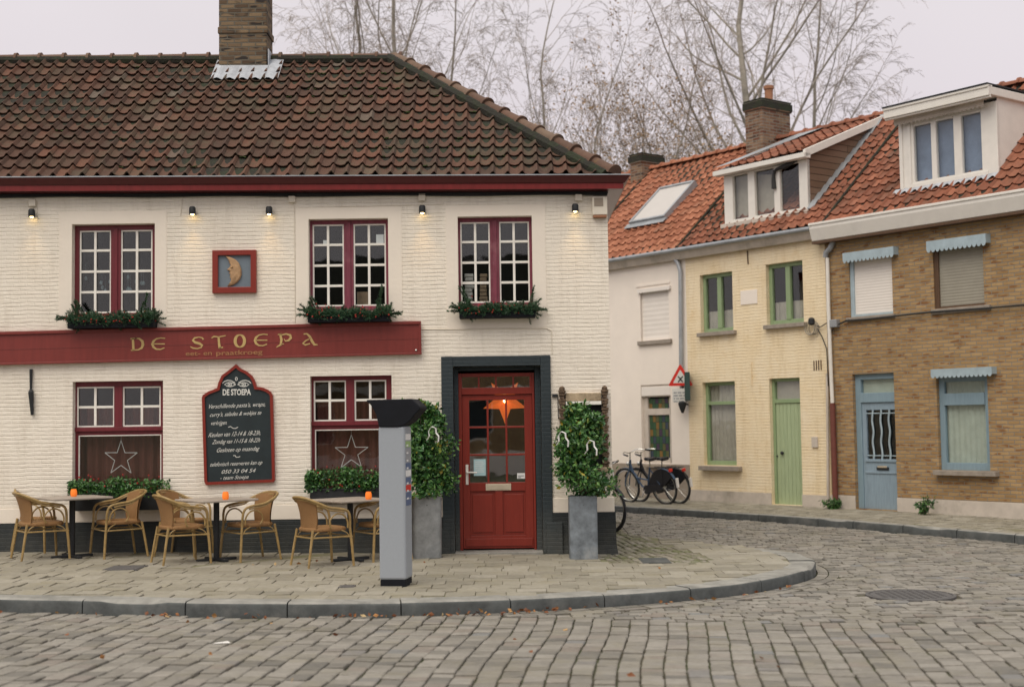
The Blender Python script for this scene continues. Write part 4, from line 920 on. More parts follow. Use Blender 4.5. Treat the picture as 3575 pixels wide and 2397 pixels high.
# ================================================================== WINDOW BOXES
def flowerbox(k, bx, top, lab, kind, cut=None):
    x0, y0, x1, y1 = bx; w_ = -.10; a, b, c, d = CF.rect(k, x0, y0, x1, y1, w_); cm_ = (a+b)/2; hw = (b-a)/2
    bx_ = empty('flower_box', lab, 'flower box', CF.M @ Matrix.Translation((cm_, 0, c)), 'window boxes')
    m = MB(); h_ = max(d-c, .09); m.box(-hw, hw, -.20, .0, 0, h_); m.box(-hw-.008, hw+.008, -.208, -.19, h_-.02, h_); m.build('box', 'black_plastic' if kind == 'fir' else 'iron', bx_, bevel=.005)
    Rr = random.Random(int(abs(a)*100)); mg = MB(); ms = MB(); mbr = MB(); H = CF.uz(k, (x0+x1)/2, top, w_)[1]-c
    if kind == 'fir':
        for i in range(90):
            t_ = Rr.uniform(-1, 1); ed = abs(t_)**3; p = Vector((t_*hw*.97, Rr.uniform(-.2, .0), h_*.8)); l = Rr.uniform(.08, .17)*(1+.5*ed)
            dr = Vector((Rr.gauss(0, .55)+t_*.5, -abs(Rr.gauss(0, .45)), Rr.uniform(.05, .9)-(.55 if Rr.random() < .35 else 0))).normalized()
            if i < 5: dr = Vector((.1*Rr.gauss(0, 1)+(.25 if i % 2 else -.5), -.1, 1)).normalized(); l = H*Rr.uniform(.5, 1.0); p.x = hw*(.6+.35*Rr.random())*(1 if i % 2 else -1)
            if i in (6, 7): dr = Vector((1 if i == 6 else -1, -.1, .12)); p.x = hw*.9*(1 if i == 6 else -1); l = .2
            q = p+dr*l; mdp = p+dr*l*.5+Vector((0, 0, .02)); ms.tube([p, mdp, q], [.004, .003, .002], 4)
            for s in range(int(l*520)):
                tt = Rr.random(); c_ = p.lerp(mdp, tt*2) if tt < .5 else mdp.lerp(q, tt*2-1); ax = Vector((Rr.gauss(0, 1), Rr.gauss(0, 1), Rr.gauss(0, 1))); ax = (ax.normalized()*.8+dr*.7).normalized(); nl = Rr.uniform(.024, .042); sd_ = ax.orthogonal().normalized()*.0055
                mg.add([c_-sd_, c_+sd_, c_+ax*nl], ((0, 1, 2),), Rr.random())
        for i in range(5200):
            t_ = Rr.uniform(-1, 1); hh_ = (.5+.5*abs(math.sin(t_*5+a))+.6*max(0, abs(t_)-.6))*.13; c_ = Vector((t_*hw*1.03, Rr.uniform(-.25, .0), h_*Rr.uniform(.1, .9)+hh_*Rr.random()**.7)); ax = Vector((Rr.gauss(0, 1), Rr.gauss(0, 1)-.4, Rr.gauss(0, 1)+.2)).normalized(); sd_ = ax.orthogonal().normalized()*.0055
            if c_.z < h_ and c_.y > -.21: continue
            mg.add([c_-sd_, c_+sd_, c_+ax*Rr.uniform(.03, .055)], ((0, 1, 2),), Rr.random())
        for i in range(110):
            t_ = Rr.uniform(-1, 1); mbr.ball((t_*hw*1.05, Rr.uniform(-.26, -.05), h_*.6+abs(Rr.gauss(0, 1))*.065), Rr.uniform(.007, .012), 6, 4)
        ms.build('stems', 'twig', bx_); mg.build('foliage', 'fir_green', bx_); mbr.build('berries', 'berry', bx_, smooth=True)
    else:
        pts = []
        lumps = [(Rr.uniform(-1, 1)*hw, Rr.uniform(.55, 1)) for _ in range(7)]
        for i in range(3000):
            l_ = Rr.choice(lumps); x = min(max(l_[0]+Rr.gauss(0, .11), -hw*1.08), hw*1.08); zt__ = H*l_[1]; pts.append((x, Rr.uniform(-.24, .02), h_*.75+abs(Rr.random()**.8)*(zt__-h_*.75)))
        leaves(mg, pts, .042, .8, lambda p, R: min(.97, R.random()*.9), .75, 6); mg.build('foliage', 'leaf_green', bx_)
        for i in range(14): ms.tube([(l_, -.1, h_), (l_+Rr.gauss(0, .04), -.1+Rr.gauss(0, .04), H*.8)] if (l_ := Rr.uniform(-hw, hw)*.9) else [(0, 0, 0), (0, 0, 1)], .004, 4)
        ms.build('stems', 'twig', bx_)
        for i in range(22): mbr.ball((Rr.uniform(-1, 1)*hw, Rr.uniform(-.25, -.1), Rr.uniform(h_, H)), .011, 6, 4)
        mbr.build('berries', 'berry', bx_, smooth=True)
flowerbox('z3', (482, 1245, 1262, 1322), 1030, 'black box of fir sprigs and red berries under the left upper window', 'fir')
flowerbox('z5', (155, 915, 716, 962), 740, 'black box of fir sprigs and red berries under the middle upper window', 'fir')
flowerbox('z5', (1198, 885, 1722, 932), 690, 'black box of fir sprigs and red berries under the right upper window', 'fir')
flowerbox('z4', (418, 985, 1060, 1112), 850, 'dark planter of leafy green shrubs under the lower left window', 'leafy')
flowerbox('z6', (165, 885, 690, 975), 740, 'dark planter of leafy green shrubs under the lower right window', 'leafy')
# wire stars in the two lower windows
for (k, pts, lab) in (('z4', [(748, 612), (865, 700), (820, 845), (675, 845), (632, 700)], 'thin wire star hanging in the lower left window'), ('z6', [(433, 530), (545, 612), (500, 742), (365, 748), (325, 615)], 'thin wire star hanging in the lower right window')):
    Q = [Vector(CF.uz(k, *p, .22)) for p in pts]; c_ = sum(Q, Vector((0, 0)))/5; P = []
    for i in range(5): P += [Q[i], c_+((Q[i]+Q[(i+1) % 5])/2-c_)*.48]
    m = MB()
    for i in range(10): a, b = P[i], P[(i+1) % 10]; m.tube([(a.x-c_.x, 0, a.y-c_.y), (b.x-c_.x, 0, b.y-c_.y)], .0045, 6)
    m.tube([(Q[0].x-c_.x, 0, Q[0].y-c_.y), (Q[0].x-c_.x, 0, Q[0].y-c_.y+.1)], .002, 4)
    tag(m.build('wire_star', 'ribbon', M=CF.M @ Matrix.Translation((c_.x, .22, c_.y))), lab, 'star decoration', 'wire stars in the windows')
# paper star lantern behind the door glass
c_ = CF.uz('z6', 1458, 305, .55); R0 = CF.uz('z6', 1458, 458, .55); R0 = c_[1]-R0[1]; m = MB(); n = 5
P = [(R0*(1 if i % 2 == 0 else .42)*math.sin(math.pi*i/5+math.pi), R0*(1 if i % 2 == 0 else .42)*math.cos(math.pi*i/5+math.pi)) for i in range(10)]
for s in (-1, 1):
    for i in range(10): m.add([(0, s*R0*.28, 0), (P[i][0], 0, P[i][1]), (P[(i+1) % 10][0], 0, P[(i+1) % 10][1])], ((0, 1, 2),))
sl2 = empty('star_lantern', 'glowing orange paper star lantern behind the glass of the red door', 'lantern', CF.M @ Matrix.Translation((c_[0], .55, c_[1])))
m.build('paper_star', 'lantern_paper', sl2); m = MB(); m.ball((0, -R0*.27, 0), .022, 8, 5); m.build('lamp_bulb', 'lamp_glow', sl2)
m = MB(); m.tube([(0, 0, R0*.3), (0, 0, 2.44-c_[1])], .003, 4); m.build('cord', 'cable_black', sl2)
L = bpy.data.lights.new('lantern_light', 'POINT'); L.energy = .8; L.color = (1, .45, .15); L.shadow_soft_size = .1; lo_ = bpy.data.objects.new('lantern_light', L); COL.objects.link(lo_); lo_.parent = sl2; lo_.location = (0, -.2, -.05)
# ---- carved wooden display frame on the right of the door
Fo = CF.rect('z6', 1820, 228, 2152, 745, -.06); fu = (Fo[0]+Fo[1])/2; cf_ = empty('display_frame', 'weathered carved wooden display frame on the wall behind the right potted holly', 'display frame', CF.M @ Matrix.Translation((fu, 0, Fo[2])))
hw = (Fo[1]-Fo[0])/2; H = Fo[3]-Fo[2]; tb = CF.rect('z6', 1875, 250, 2110, 330, -.06)
for s in (-1, 1):
    m = MB(); x_ = s*(hw-.045)
    for i in range(26):
        z_ = H*i/26; rr = .036+.012*math.sin(i*2.1); m.box(x_-rr, x_+rr, -.10-.008*math.sin(i*1.3), -.0, z_, z_+H/26-.004)
    m.ball((x_, -.06, H+.01), .04, 8, 5, 1); m.build('post', 'carved_wood', cf_, bevel=.006)
m = MB(); m.box(-hw+.09, hw-.09, -.07, 0, tb[2]-Fo[2]+.05, tb[3]-Fo[2]); m.build('top_board', 'weathered_wood', cf_, bevel=.01); m = MB(); m.box(-hw+.09, hw-.09, -.085, 0, tb[2]-Fo[2], tb[2]-Fo[2]+.046); m.build('rail', 'white_paint', cf_, bevel=.006)
m = MB(); m.box(-hw+.09, hw-.09, -.02, -.001, .0, tb[2]-Fo[2]-.002); m.build('back_panel', 'dark_interior', cf_); m = MB(); m.box(-hw-.02, hw+.02, -.12, 0, -.07, -.003); m.build('ledge', 'weathered_wood', cf_, bevel=.012)
# small iron lamp hook left of it
u_, z_ = CF.uz('z6', 1795, 268, -.03); m = MB(); m.box(-.04, .03, -.03, 0, -.02, .02); m.tube([(.03, -.02, -.02), (.035, -.02, -.3)], .006, 5); tag(m.build('wall_hook', 'iron', M=CF.M @ Matrix.Translation((u_, 0, z_)), bevel=.004), 'small black iron hook on the wall right of the red door', 'hook')
# ================================================================== POTTED HOLLIES
def holly(k, bx, by0, tx0, tx1, ty, cx0_, cx1_, cy0, label, mat, seed, square, ribs):
    base = gpt(k, (bx[0]+bx[1])/2, by0); rootM = at(base, .0 if square else .12); Y = base.y; sc_ = Y/(F*ZM[k][0])
    wb, wt, h_ = (bx[1]-bx[0])*sc_, (tx1-tx0)*sc_, (by0-ty)*sc_*1.0; cw, chh = (cx1_-cx0_)*sc_, (ty-cy0)*sc_
    base.y += .12; rootM = at((base.x, base.y, G(base.x, base.y)), .0 if square else .12)
    r_ = empty('potted_holly', label, 'potted plant', rootM, 'tall potted hollies by the door')
    m = MB(); prof = [(wb/2, 0), (wt/2, h_), (wt/2-.02, h_+.004), (wt/2-.03, h_-.05), (0.02, h_-.06)]; n = 4 if square else 28
    vs = []; fs = []; n = 40
    for R_2, z_ in prof:
        for j in range(n):
            t_ = 2*math.pi*j/n; c__, s__ = math.cos(t_), math.sin(t_); e_ = .16 if square else .45
            x_ = math.copysign(abs(c__)**e_, c__)*R_2; y_ = math.copysign(abs(s__)**e_, s__)*R_2*.9; vs.append((x_, y_, z_))
    for i in range(len(prof)-1):
        for j in range(n): fs.append((i*n+j, i*n+(j+1) % n, (i+1)*n+(j+1) % n, (i+1)*n+j))
    fs.append(tuple((len(prof)-1)*n+j for j in range(n))); m.add(vs, fs); m.build('pot', mat, r_, smooth=True)
    m = MB(); m.ball((0, -wt*.45+.01, h_*.86), .012, 8, 4); m.build('drain_hole', 'iron', r_)
    R = random.Random(seed); pts = []; lump = []
    for i in range(46):
        z_ = h_+.02+chh*((i+R.random())/46)**.9*.95; t_ = (z_-h_)/chh; rad = cw/2*(.60+.40*math.sin(math.pi*min(1, t_*.9+.28))**.6)*(1 if t_ < .85 else 1-(t_-.85)*3.2)*(1+.16*math.sin(t_*9.5+(seed%2)*1.6+.4)); a_ = R.uniform(0, 6.28); q = R.uniform(.35, .85)
        lump.append((math.cos(a_)*rad*q, math.sin(a_)*rad*q*.8, z_, rad*R.uniform(.45, .75)))
    stem = MB()
    for lx, ly, lz, lr in lump: stem.tube([(0, 0, h_+.0), (lx*.2, ly*.2, h_+(lz-h_)*.5), (lx, ly, lz)], [.010, .007, .003], 5)
    for i in range(6000):
        lx, ly, lz, lr = R.choice(lump); d = Vector((R.gauss(0, 1), R.gauss(0, 1), R.gauss(0, 1))).normalized()*lr*R.uniform(.25, 1.15)*.75; pts.append((lx+d.x, ly+d.y, max(h_+.01, lz+d.z)))
    for i in range(9):
        a_ = R.uniform(0, 6.28); p = Vector((math.cos(a_)*cw*.25, math.sin(a_)*cw*.2, h_+chh*R.uniform(.4, 1.0))); d = Vector((math.cos(a_)*.5, math.sin(a_)*.4, .9 if i < 5 else .2)).normalized(); l = R.uniform(.12, .2)
        stem.tube([p, p+d*l], [.004, .002], 4)
        for j in range(16): pts.append(p+d*l*R.random()+Vector((R.gauss(0, .018), R.gauss(0, .018), R.gauss(0, .018))))
    m = MB(); leaves(m, pts, .062, .8, lambda p, R: R.random(), .62, seed); m.build('foliage', 'leaf_green', r_); stem.build('stems', 'twig', r_)
    for (rx, ry) in ribs:     # white ribbon loops
        u_, z_ = Fr((0, base.y-cw*.42, 0), 0).uz(k, rx, ry); x_ = u_-base.x; z_ -= G(base.x, base.y); y_ = -cw*.42; m = MB()
        pl = [(-.085, -.17), (-.05, -.12), (-.055, -.05), (-.02, .0), (.03, -.02), (.035, -.08), (.065, -.12), (.06, -.19)]
        for i in range(7):
            a, b = pl[i], pl[i+1]; m.quad((x_+a[0]-.010, y_-.02, z_+a[1]), (x_+a[0]+.010, y_-.005, z_+a[1]+.004), (x_+b[0]+.010, y_-.005, z_+b[1]+.004), (x_+b[0]-.010, y_-.02, z_+b[1]))
        m.build('ribbon', 'ribbon', r_)
    return r_
holly('z6', (835, 1030), 1352, 845, 1050, 945, 812, 1160, 305, 'tall pale zinc pot with holly left of the red door', 'zinc_pot', 21, False, ((962, 475),))
holly('z6', (1893, 2080), 1358, 1897, 2085, 945, 1808, 2185, 335, 'tall blue grey square zinc pot with holly right of the red door', 'zinc_pot_blue', 22, True, ((2035, 565), (1845, 508)))
# ================================================================== PARKING METER
b0 = gpt('b3', 165, 1492); b1 = gpt('b3', 378, 1495); wd = (b1-b0).length; Yd = b0.y; scm = Yd/(F*2.2417)
mtr = empty('parking_meter', 'tall grey parking meter post with a black slanted head on the pavement', 'parking meter', at(((b0.x+b1.x)/2+.05, b0.y+.17, G(b0.x, b0.y)), math.radians(-9)))
hb = (1492-302)*scm; ww_ = wd*1.0; dd = .30; m = MB()
m.box(-ww_/2, ww_/2, -dd/2, dd/2, .06, hb+.06); m.build('body', 'meter_grey', mtr, bevel=.022)
m = MB(); m.box(-ww_/2+.008, ww_/2-.008, -dd/2+.008, dd/2-.008, -.03, .062); m.build('foot', 'black_plastic', mtr, bevel=.004)
hp = [(52, 92), (415, 88), (482, 150), (484, 172), (440, 215), (402, 262), (345, 300), (295, 308), (150, 306), (128, 205), (85, 130), (56, 108)]
def hc(x, y): return ((x-258)*scm+.012, hb+.06+(302-y)*scm)
m = MB(); m.prism([hc(*p) for p in hp], -dd/2-.015, dd/2+.015); m.build('head', 'black_plastic', mtr, fix=True, bevel=.012)
cols = ['sticker_white', 'sticker_green', 'grey_print', 'grey_print', 'sticker_blue', 'sticker_white', 'sticker_blue', 'sign_red_ring', 'sticker_blue', 'sticker_blue']
for i, cmat in enumerate(cols):
    z1_ = hb-.02-i*.075; m = MB(); m.box(ww_/2+.0005, ww_/2+.003, -dd/2+.03, dd/2-.05, z1_-.062, z1_)
    o = m.build('sticker', cmat, mtr)
m = MB()
for i in range(9): m.box(ww_/2+.0032, ww_/2+.004, -dd/2+.06, -dd/2+.14, hb-.04-i*.078-.03, hb-.04-i*.078-.012)
m.build('sticker_print', 'sticker_white', mtr)
# ================================================================== TABLES AND CHAIRS
def catmull(P, n=5):
    P = [Vector(p) for p in P]; out = []
    for i in range(len(P)-1):
        p0, p1, p2, p3 = P[max(i-1, 0)], P[i], P[i+1], P[min(i+2, len(P)-1)]
        for j in range(n):
            t_ = j/n; out.append(.5*((2*p1)+(p2-p0)*t_+(2*p0-5*p1+4*p2-p3)*t_*t_+(3*p1-p0-3*p2+p3)*t_**3))
    return out+[P[-1]]
def make_chair(label):
    c = empty('rattan_chair', label, 'chair', None, 'rattan armchairs around the tables')
    half = [(.24, .25, .43), (.235, .262, .56), (.20, .27, .635), (.10, .275, .665), (-.04, .275, .685), (-.16, .262, .735), (-.26, .20, .785), (-.30, .10, .803), (-.305, 0, .807)]
    rail = catmull(half+[(x, -y, z) for x, y, z in half[-2::-1]], 4)
    m = MB(); m.tube(rail, .0155, 8); 
    r2 = [p+Vector((.0, 0, -.028)) if p.x > -.1 else p+Vector((.018, 0, -.028)) for p in rail[10:-10]]; m.tube(r2, .011, 6)
    m.build('arm_rail', 'rattan_pole', c, smooth=True)
    for s in (1, -1):
        m = MB(); lp_ = catmull([(.205, s*.262, .44), (.20, s*.265, .52), (.15, s*.27, .59), (.07, s*.27, .61), (.0, s*.265, .57), (-.03, s*.258, .50), (.0, s*.25, .44)], 4); m.tube(lp_, .010, 6); m.build('arm_loop', 'rattan_pole', c, smooth=True)
        m = MB(); m.tube([(.275, s*.275, 0), (.26, s*.265, .22), (.24, s*.25, .45)], [.015, .0165, .0155], 8); m.build('leg', 'rattan_pole', c, smooth=True)
        m = MB(); m.tube([(-.285, s*.235, 0), (-.25, s*.22, .22), (-.215, s*.205, .43)], [.014, .0155, .0155], 8); m.build('leg', 'rattan_pole', c, smooth=True)
    m = MB(); q = [(.262, .265, .34), (.262, -.265, .34), (-.235, -.217, .34), (-.235, .217, .34)]; m.tube(q, .0095, 6, closed=True)
    for s in (1, -1):
        for f_ in ((.25, .258, 1), (-.232, .212, -1)):
            m.tube(catmull([(f_[0], s*f_[1], .30), (f_[0]-f_[2]*.05, s*f_[1], .38), (f_[0]-f_[2]*.12, s*(f_[1]-.005), .415)], 3), .007, 5)
    m.build('stretcher', 'rattan_pole', c, smooth=True)
    # seat: woven rounded cushion shape
    m = MB(); n = 28; lev = [(1.0, .405), (1.03, .42), (1.03, .438), (.98, .452), (.8, .455), (.4, .447), (0.02, .445)]; vs = []
    for sc__, z_ in lev:
        for j in range(n):
            t_ = 2*math.pi*j/n; c__, s__ = math.cos(t_), math.sin(t_); x_ = math.copysign(abs(c__)**.55, c__)*.235+.005; y_ = math.copysign(abs(s__)**.55, s__)*(.232+.02*c__); vs.append((x_*sc__, y_*sc__, z_))
    fs = [(i*n+j, i*n+(j+1) % n, (i+1)*n+(j+1) % n, (i+1)*n+j) for i in range(len(lev)-1) for j in range(n)]+[tuple(range(n-1, -1, -1))]; m.add(vs, fs); m.build('seat', 'rattan_weave', c, smooth='all')
    m = MB(); K, Lv = 16, 8; vs = []      # woven back shell
    for i in range(K+1):
        a = -1+2*i/K; top = Vector((-.305+.075*a*a+.03*abs(a)**3, a*.225, .803-.035*a*a)); bot = Vector((-.215+.045*a*a, a*.205, .43))
        for j in range(Lv+1): t_ = j/Lv; p = bot.lerp(top, t_); p.x += .018*math.sin(math.pi*t_); vs.append(p)
    for th in (0, .012):
        m.add([(v_[0]+th, v_[1], v_[2]) for v_ in vs], [(i*(Lv+1)+j, (i+1)*(Lv+1)+j, (i+1)*(Lv+1)+j+1, i*(Lv+1)+j+1) for i in range(K) for j in range(Lv)])
    m.build('backrest', 'rattan_weave', c, smooth='all'); return c
def make_table(label):
    t_ = empty('cafe_table', label, 'table', None, 'square terrace tables'); m = MB(); m.box(-.37, .37, -.37, .37, .715, .74); m.build('table_top', 'table_top', t_, bevel=.008)
    m = MB(); m.tube([(0, 0, .02), (0, 0, .70)], .036, 12); m.box(-.14, .14, -.14, .14, .70, .714); m.build('pole', 'iron', t_)
    m = MB(); m.box(-.26, .26, -.03, .03, 0, .03); m.box(-.03, .03, -.26, -.031, 0, .029); m.box(-.03, .03, .031, .26, 0, .029); m.build('base', 'iron', t_, bevel=.008); return t_
def gM(k, x, y, a, dy=0, dx=0):
    p = gpt(k, x, y); p.x += dx; p.y += dy; return at((p.x, p.y, G(p.x, p.y)+.002), a)
tabs = [('a7', 700, 1075, 'left terrace table, cut by the left edge group of chairs'), ('a8', 222, 893, 'middle terrace table under the chalkboard'), ('a8', 1590, 890, 'right terrace table beside the parking meter')]
tabl = ['square terrace table nearest the left edge with an orange candle glass', 'square terrace table standing below the chalkboard', 'square terrace table partly hidden by the parking meter']
tab0 = None; TP = []
for (k, x, y, _), lab in zip(tabs, tabl):
    Mt = gM(k, x, y, math.radians(40)); TP.append(Mt.translation.copy())
    if tab0 is None: tab0 = make_table(lab); tab0.matrix_basis = Mt
    else: dup(tab0, Mt, lab)
c0_ = None
for (k, x, y), T_, lab in zip((('a7', 722, 300), ('a8', 241, 290), ('a8', 1679, 320)), TP, ('orange candle glass on the left terrace table', 'orange candle glass on the terrace table below the chalkboard', 'orange candle glass on the table beside the parking meter')):
    d = ray(k, x, y); zt = T_.z+.742; P = EYE+d*((zt-EYE.z)/d.z); P.x = min(max(P.x, T_.x-.25), T_.x+.25); P.y = min(max(P.y, T_.y-.22), T_.y+.22); P.z = zt
    m = MB(); m.lathe([(.030, 0), (.037, .012), (.040, .04), (.037, .07), (.030, .088), (.032, .092), (.027, .09), (.031, .06), (.030, .02)], (0, 0, 0), 20)
    tag(m.build('candle_glass', 'candle_glass', smooth=True, M=at(P)), lab, 'candle glass', 'candle glasses on the tables')
ch0 = make_chair('rattan armchair in front of the left table, cut by the picture edge')
a = math.radians
ch0.matrix_basis = gM('D', 92, 1275, a(35))
chs = [('D', 272, 1270, a(215), 'rattan armchair facing left on the right of the left terrace table'),
       ('D', 95, 1258, a(-20), 'rattan armchair behind the left table, its back against the white wall'),
       ('D', 413, 1285, a(32), 'rattan armchair seen from behind in front of the chalkboard table'),
       ('D', 420, 1267, a(-12), 'rattan armchair half hidden behind the left side of the chalkboard table'),
       ('D', 573, 1277, a(218), 'rattan armchair facing left on the right of the chalkboard table'),
       ('D', 735, 1291, a(35), 'rattan armchair seen from behind left of the parking meter'),
       ('D', 873, 1277, a(215), 'rattan armchair almost hidden behind the parking meter')]
for k, x, y, an, lab in chs: dup(ch0, gM(k, x, y, an), lab)
# ================================================================== STREET ITEMS
mc = empty('manhole_cover', 'round dark iron manhole cover set in the cobbled road', 'manhole cover', at((mh.x, mh.y, G(mh.x, mh.y)+ROADZ)))
m = MB(); m.lathe([(MR, -.02), (MR, .002), (MR-.03, .004), (MR-.032, -.004), (MR-.045, -.004), (MR-.05, .002), (.01, .003)], (0, 0, 0), 40)
for i in range(-6, 7):
    for j in range(-6, 7):
        if math.hypot(i, j)*.075 < MR-.08: m.box(i*.075-.02, i*.075+.02, j*.075-.02, j*.075+.02, .0025, .008)
m.build('cover_plate', 'manhole_iron', mc, smooth=True)
for (k, x0, y0, x1, y1, lab) in (('a5', 425, 100, 590, 121, 'dark rectangular metal cover in the pavement before the left chairs'), ('a5', 1510, 192, 1585, 203, 'small dark metal cover in the pavement left of the parking meter'), ('a6', 600, 203, 738, 228, 'grey brown metal cover in the pavement by the building corner')):
    A, B = gpt(k, x0, (y0+y1)/2), gpt(k, x1, (y0+y1)/2); C1, C2 = gpt(k, (x0+x1)/2, y0), gpt(k, (x0+x1)/2, y1); cx_, cy_ = (A.x+B.x)/2, (C1.y+C2.y)/2; hx_, hy_ = (B.x-A.x)/2, max(abs(C1.y-C2.y)/2, .08)
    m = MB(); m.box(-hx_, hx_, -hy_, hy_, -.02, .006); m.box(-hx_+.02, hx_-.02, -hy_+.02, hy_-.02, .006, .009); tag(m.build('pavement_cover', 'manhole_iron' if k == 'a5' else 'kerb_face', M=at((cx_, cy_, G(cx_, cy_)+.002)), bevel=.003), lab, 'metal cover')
m = MB(); Rr = random.Random(31); pts = []      # dead leaves in the gutter
ok_ = offs(kpath, -.06)
for i in range(420):
    j = Rr.randrange(len(ok_)-1); p = ok_[j].lerp(ok_[j+1], Rr.random())
    if p.x < -6.5 or p.y > 16 or p.x > 3 or (p.x < -3.3 and Rr.random() < .6) or (p.x > .6 and Rr.random() < .7): continue
    pts.append((p.x, p.y-abs(Rr.gauss(0, .045)), G(p.x, p.y)+ROADZ+Rr.uniform(.004, .025)))
for i in range(16): x_, y_ = Rr.uniform(-5, 3), Rr.uniform(9, 12.3); pts.append((x_, y_, G(x_, y_)+ROADZ+.006))
for i in range(9): x_, y_ = Rr.uniform(-5, 2), Rr.uniform(13.2, 17.1); pts.append((x_, y_, G(x_, y_)+.006))
leaves(m, pts, .055, .25, None, .7, 7); tag(m.build('dead_leaves', 'dead_leaf'), 'brown and orange dead leaves lying along the kerb', 'leaves', kind='stuff')
P = gpt('a5', 957, 466, ROADZ); m = MB(); m.add([(-.07, 0, .006), (0, -.03, .012), (.075, 0, .004), (.06, .05, .014), (-.03, .06, .006)], ((0, 1, 2, 3, 4),)); tag(m.build('litter_scrap', 'ribbon', M=at(P, .3)), 'white paper scrap lying on the cobbles in the foreground', 'litter')
# ================================================================== RIGHT ROW OF HOUSES
R3 = RF.rect; uzR = RF.uz
EZ, EW, PITR = 5.13, .20, math.radians(42.0); RWR = 2.55; RZR = EZ+(RWR+EW)*math.tan(PITR)
SR = Vector((0, math.cos(PITR), math.sin(PITR))); NR = Vector((0, -math.sin(PITR), math.cos(PITR))); slR = (RWR+EW)/math.cos(PITR)
wh = empty('white_house', 'white rendered terraced house with a rolled down shutter and stained glass', 'house', RF.M, 'terraced houses of the side street')
ye = empty('yellow_house', 'yellow painted brick terraced house with green door and windows', 'house', RF.M, 'terraced houses of the side street')
br = empty('brown_brick_house', 'ochre brick terraced house with blue door and white dormer', 'house', RF.M, 'terraced houses of the side street')
lt = empty('end_house', 'terraced house mostly hidden behind the cafe, orange tiles and small chimney', 'house', RF.M, 'terraced houses of the side street')
YU = 3.62; DEP = 5.3
def house(root, a, b, holes, mat, plz, plmat, tmat, seed, depth=.14):
    zt_ = lambda u_: EZ-.16
    m = MB(); wall(m, a, b, -.4, zt_, holes, depth)
    for x_ in (a, b): m.add([(x_, 0, -.4), (x_, DEP, -.4), (x_, DEP, EZ-.16), (x_, DEP/2, RZR-.05), (x_, 0, EZ-.16)], ((0, 1, 2, 3, 4),))
    m.quad((a, DEP, -.4), (b, DEP, -.4), (b, DEP, EZ-.16), (a, DEP, EZ-.16)); m.build('wall', mat, root)
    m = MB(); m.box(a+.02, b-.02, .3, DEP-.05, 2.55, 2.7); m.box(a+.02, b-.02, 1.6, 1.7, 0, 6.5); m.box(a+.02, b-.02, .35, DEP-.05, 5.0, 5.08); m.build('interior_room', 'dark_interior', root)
    m = MB(); tiles(m, Vector((0, -EW, EZ)), Vector((1, 0, 0)), SR, NR, lambda q: a+.01, lambda q: b-.01, 15, slR/15, .215, .80, seed)
    ro = m.build('roof', tmat, root, smooth=True)
    m = MB(); m.quad((a, -EW, EZ-.015), (b, -EW, EZ-.015), (b, RWR, RZR-.015), (a, RWR, RZR-.015)); m.quad((b, 2*RWR+EW, EZ-.015), (a, 2*RWR+EW, EZ-.015), (a, RWR, RZR-.015), (b, RWR, RZR-.015)); m.build('roof_underlay', 'roof_mortar', ro)
    m = MB(); caps(m, Vector((a, RWR, RZR+.015)), Vector((b, RWR, RZR+.015)), Vector((0, 0, 1)), .095, max(2, round((b-a)/.36)), seed+1); m.build('ridge_tiles', tmat, ro, smooth=True)
    m = MB()
    segs = []; pp = a
    for h_ in sorted([h for h in holes if h[2] < plz]): segs.append((pp, h_[0])); pp = h_[1]
    segs.append((pp, b))
    for s0, s1 in segs: m.box(s0+.001, s1-.001, -.02, -.001, -.4, plz)
    m.build('plinth', plmat, root, bevel=.004); return ro
def hole(k, *r): return R3(k, *r)
H_wu = hole('a1', 268, 810, 462, 1150); H_wl = hole('a3', 312, 318, 545, 930)
H_y1 = hole('a1', 676, 692, 898, 1100); H_y2 = hole('a1', 1127, 618, 1380, 1042); H_yl = hole('a3', 795, 296, 1050, 948); H_yd = hole('a3', 1322, 266, 1562, 1262)
H_b1 = hole('a2', 452, 630, 764, 1048); H_b2 = hole('a2', 1064, 530, 1430, 985); H_bd = hole('a4', 520, 230, 845, 1300); H_bl = hole('a4', 1172, 245, 1572, 990)
H_yd = (H_yd[0], H_yd[1], .01, H_yd[3]); H_bd = (H_bd[0], H_bd[1], .01, H_bd[3])
rw_ = house(wh, -3.66, 0, [H_wu, H_wl], 'white_render', uzR('a3', 620, 942)[1], 'taupe_render', 'orange_tile', 41)
ry_ = house(ye, 0, YU, [H_y1, H_y2, H_yl, H_yd], 'yellow_brick', uzR('a3', 1100, 1155)[1], 'pale_plinth', 'deep_orange_tile', 42)
rb_ = house(br, YU, 9.6, [H_b1, H_b2, H_bd, H_bl], 'ochre_brick', uzR('a4', 1000, 1208)[1], 'pale_plinth', 'deep_orange_tile', 43)
rl_ = house(lt, -9.5, -3.66, [], 'white_render', .8, 'taupe_render', 'orange_tile', 44)
# dark party lines on the roofs
for root, x_ in ((rl_, -3.66), (rw_, 0.0), (ry_, YU+.12)):
    m = MB(); m.tube([Vector((x_, -EW, EZ))+NR*.02, Vector((x_, -EW, EZ))+SR*slR+NR*.02], .026, 6); m.build('party_joint', 'roof_mortar', root)
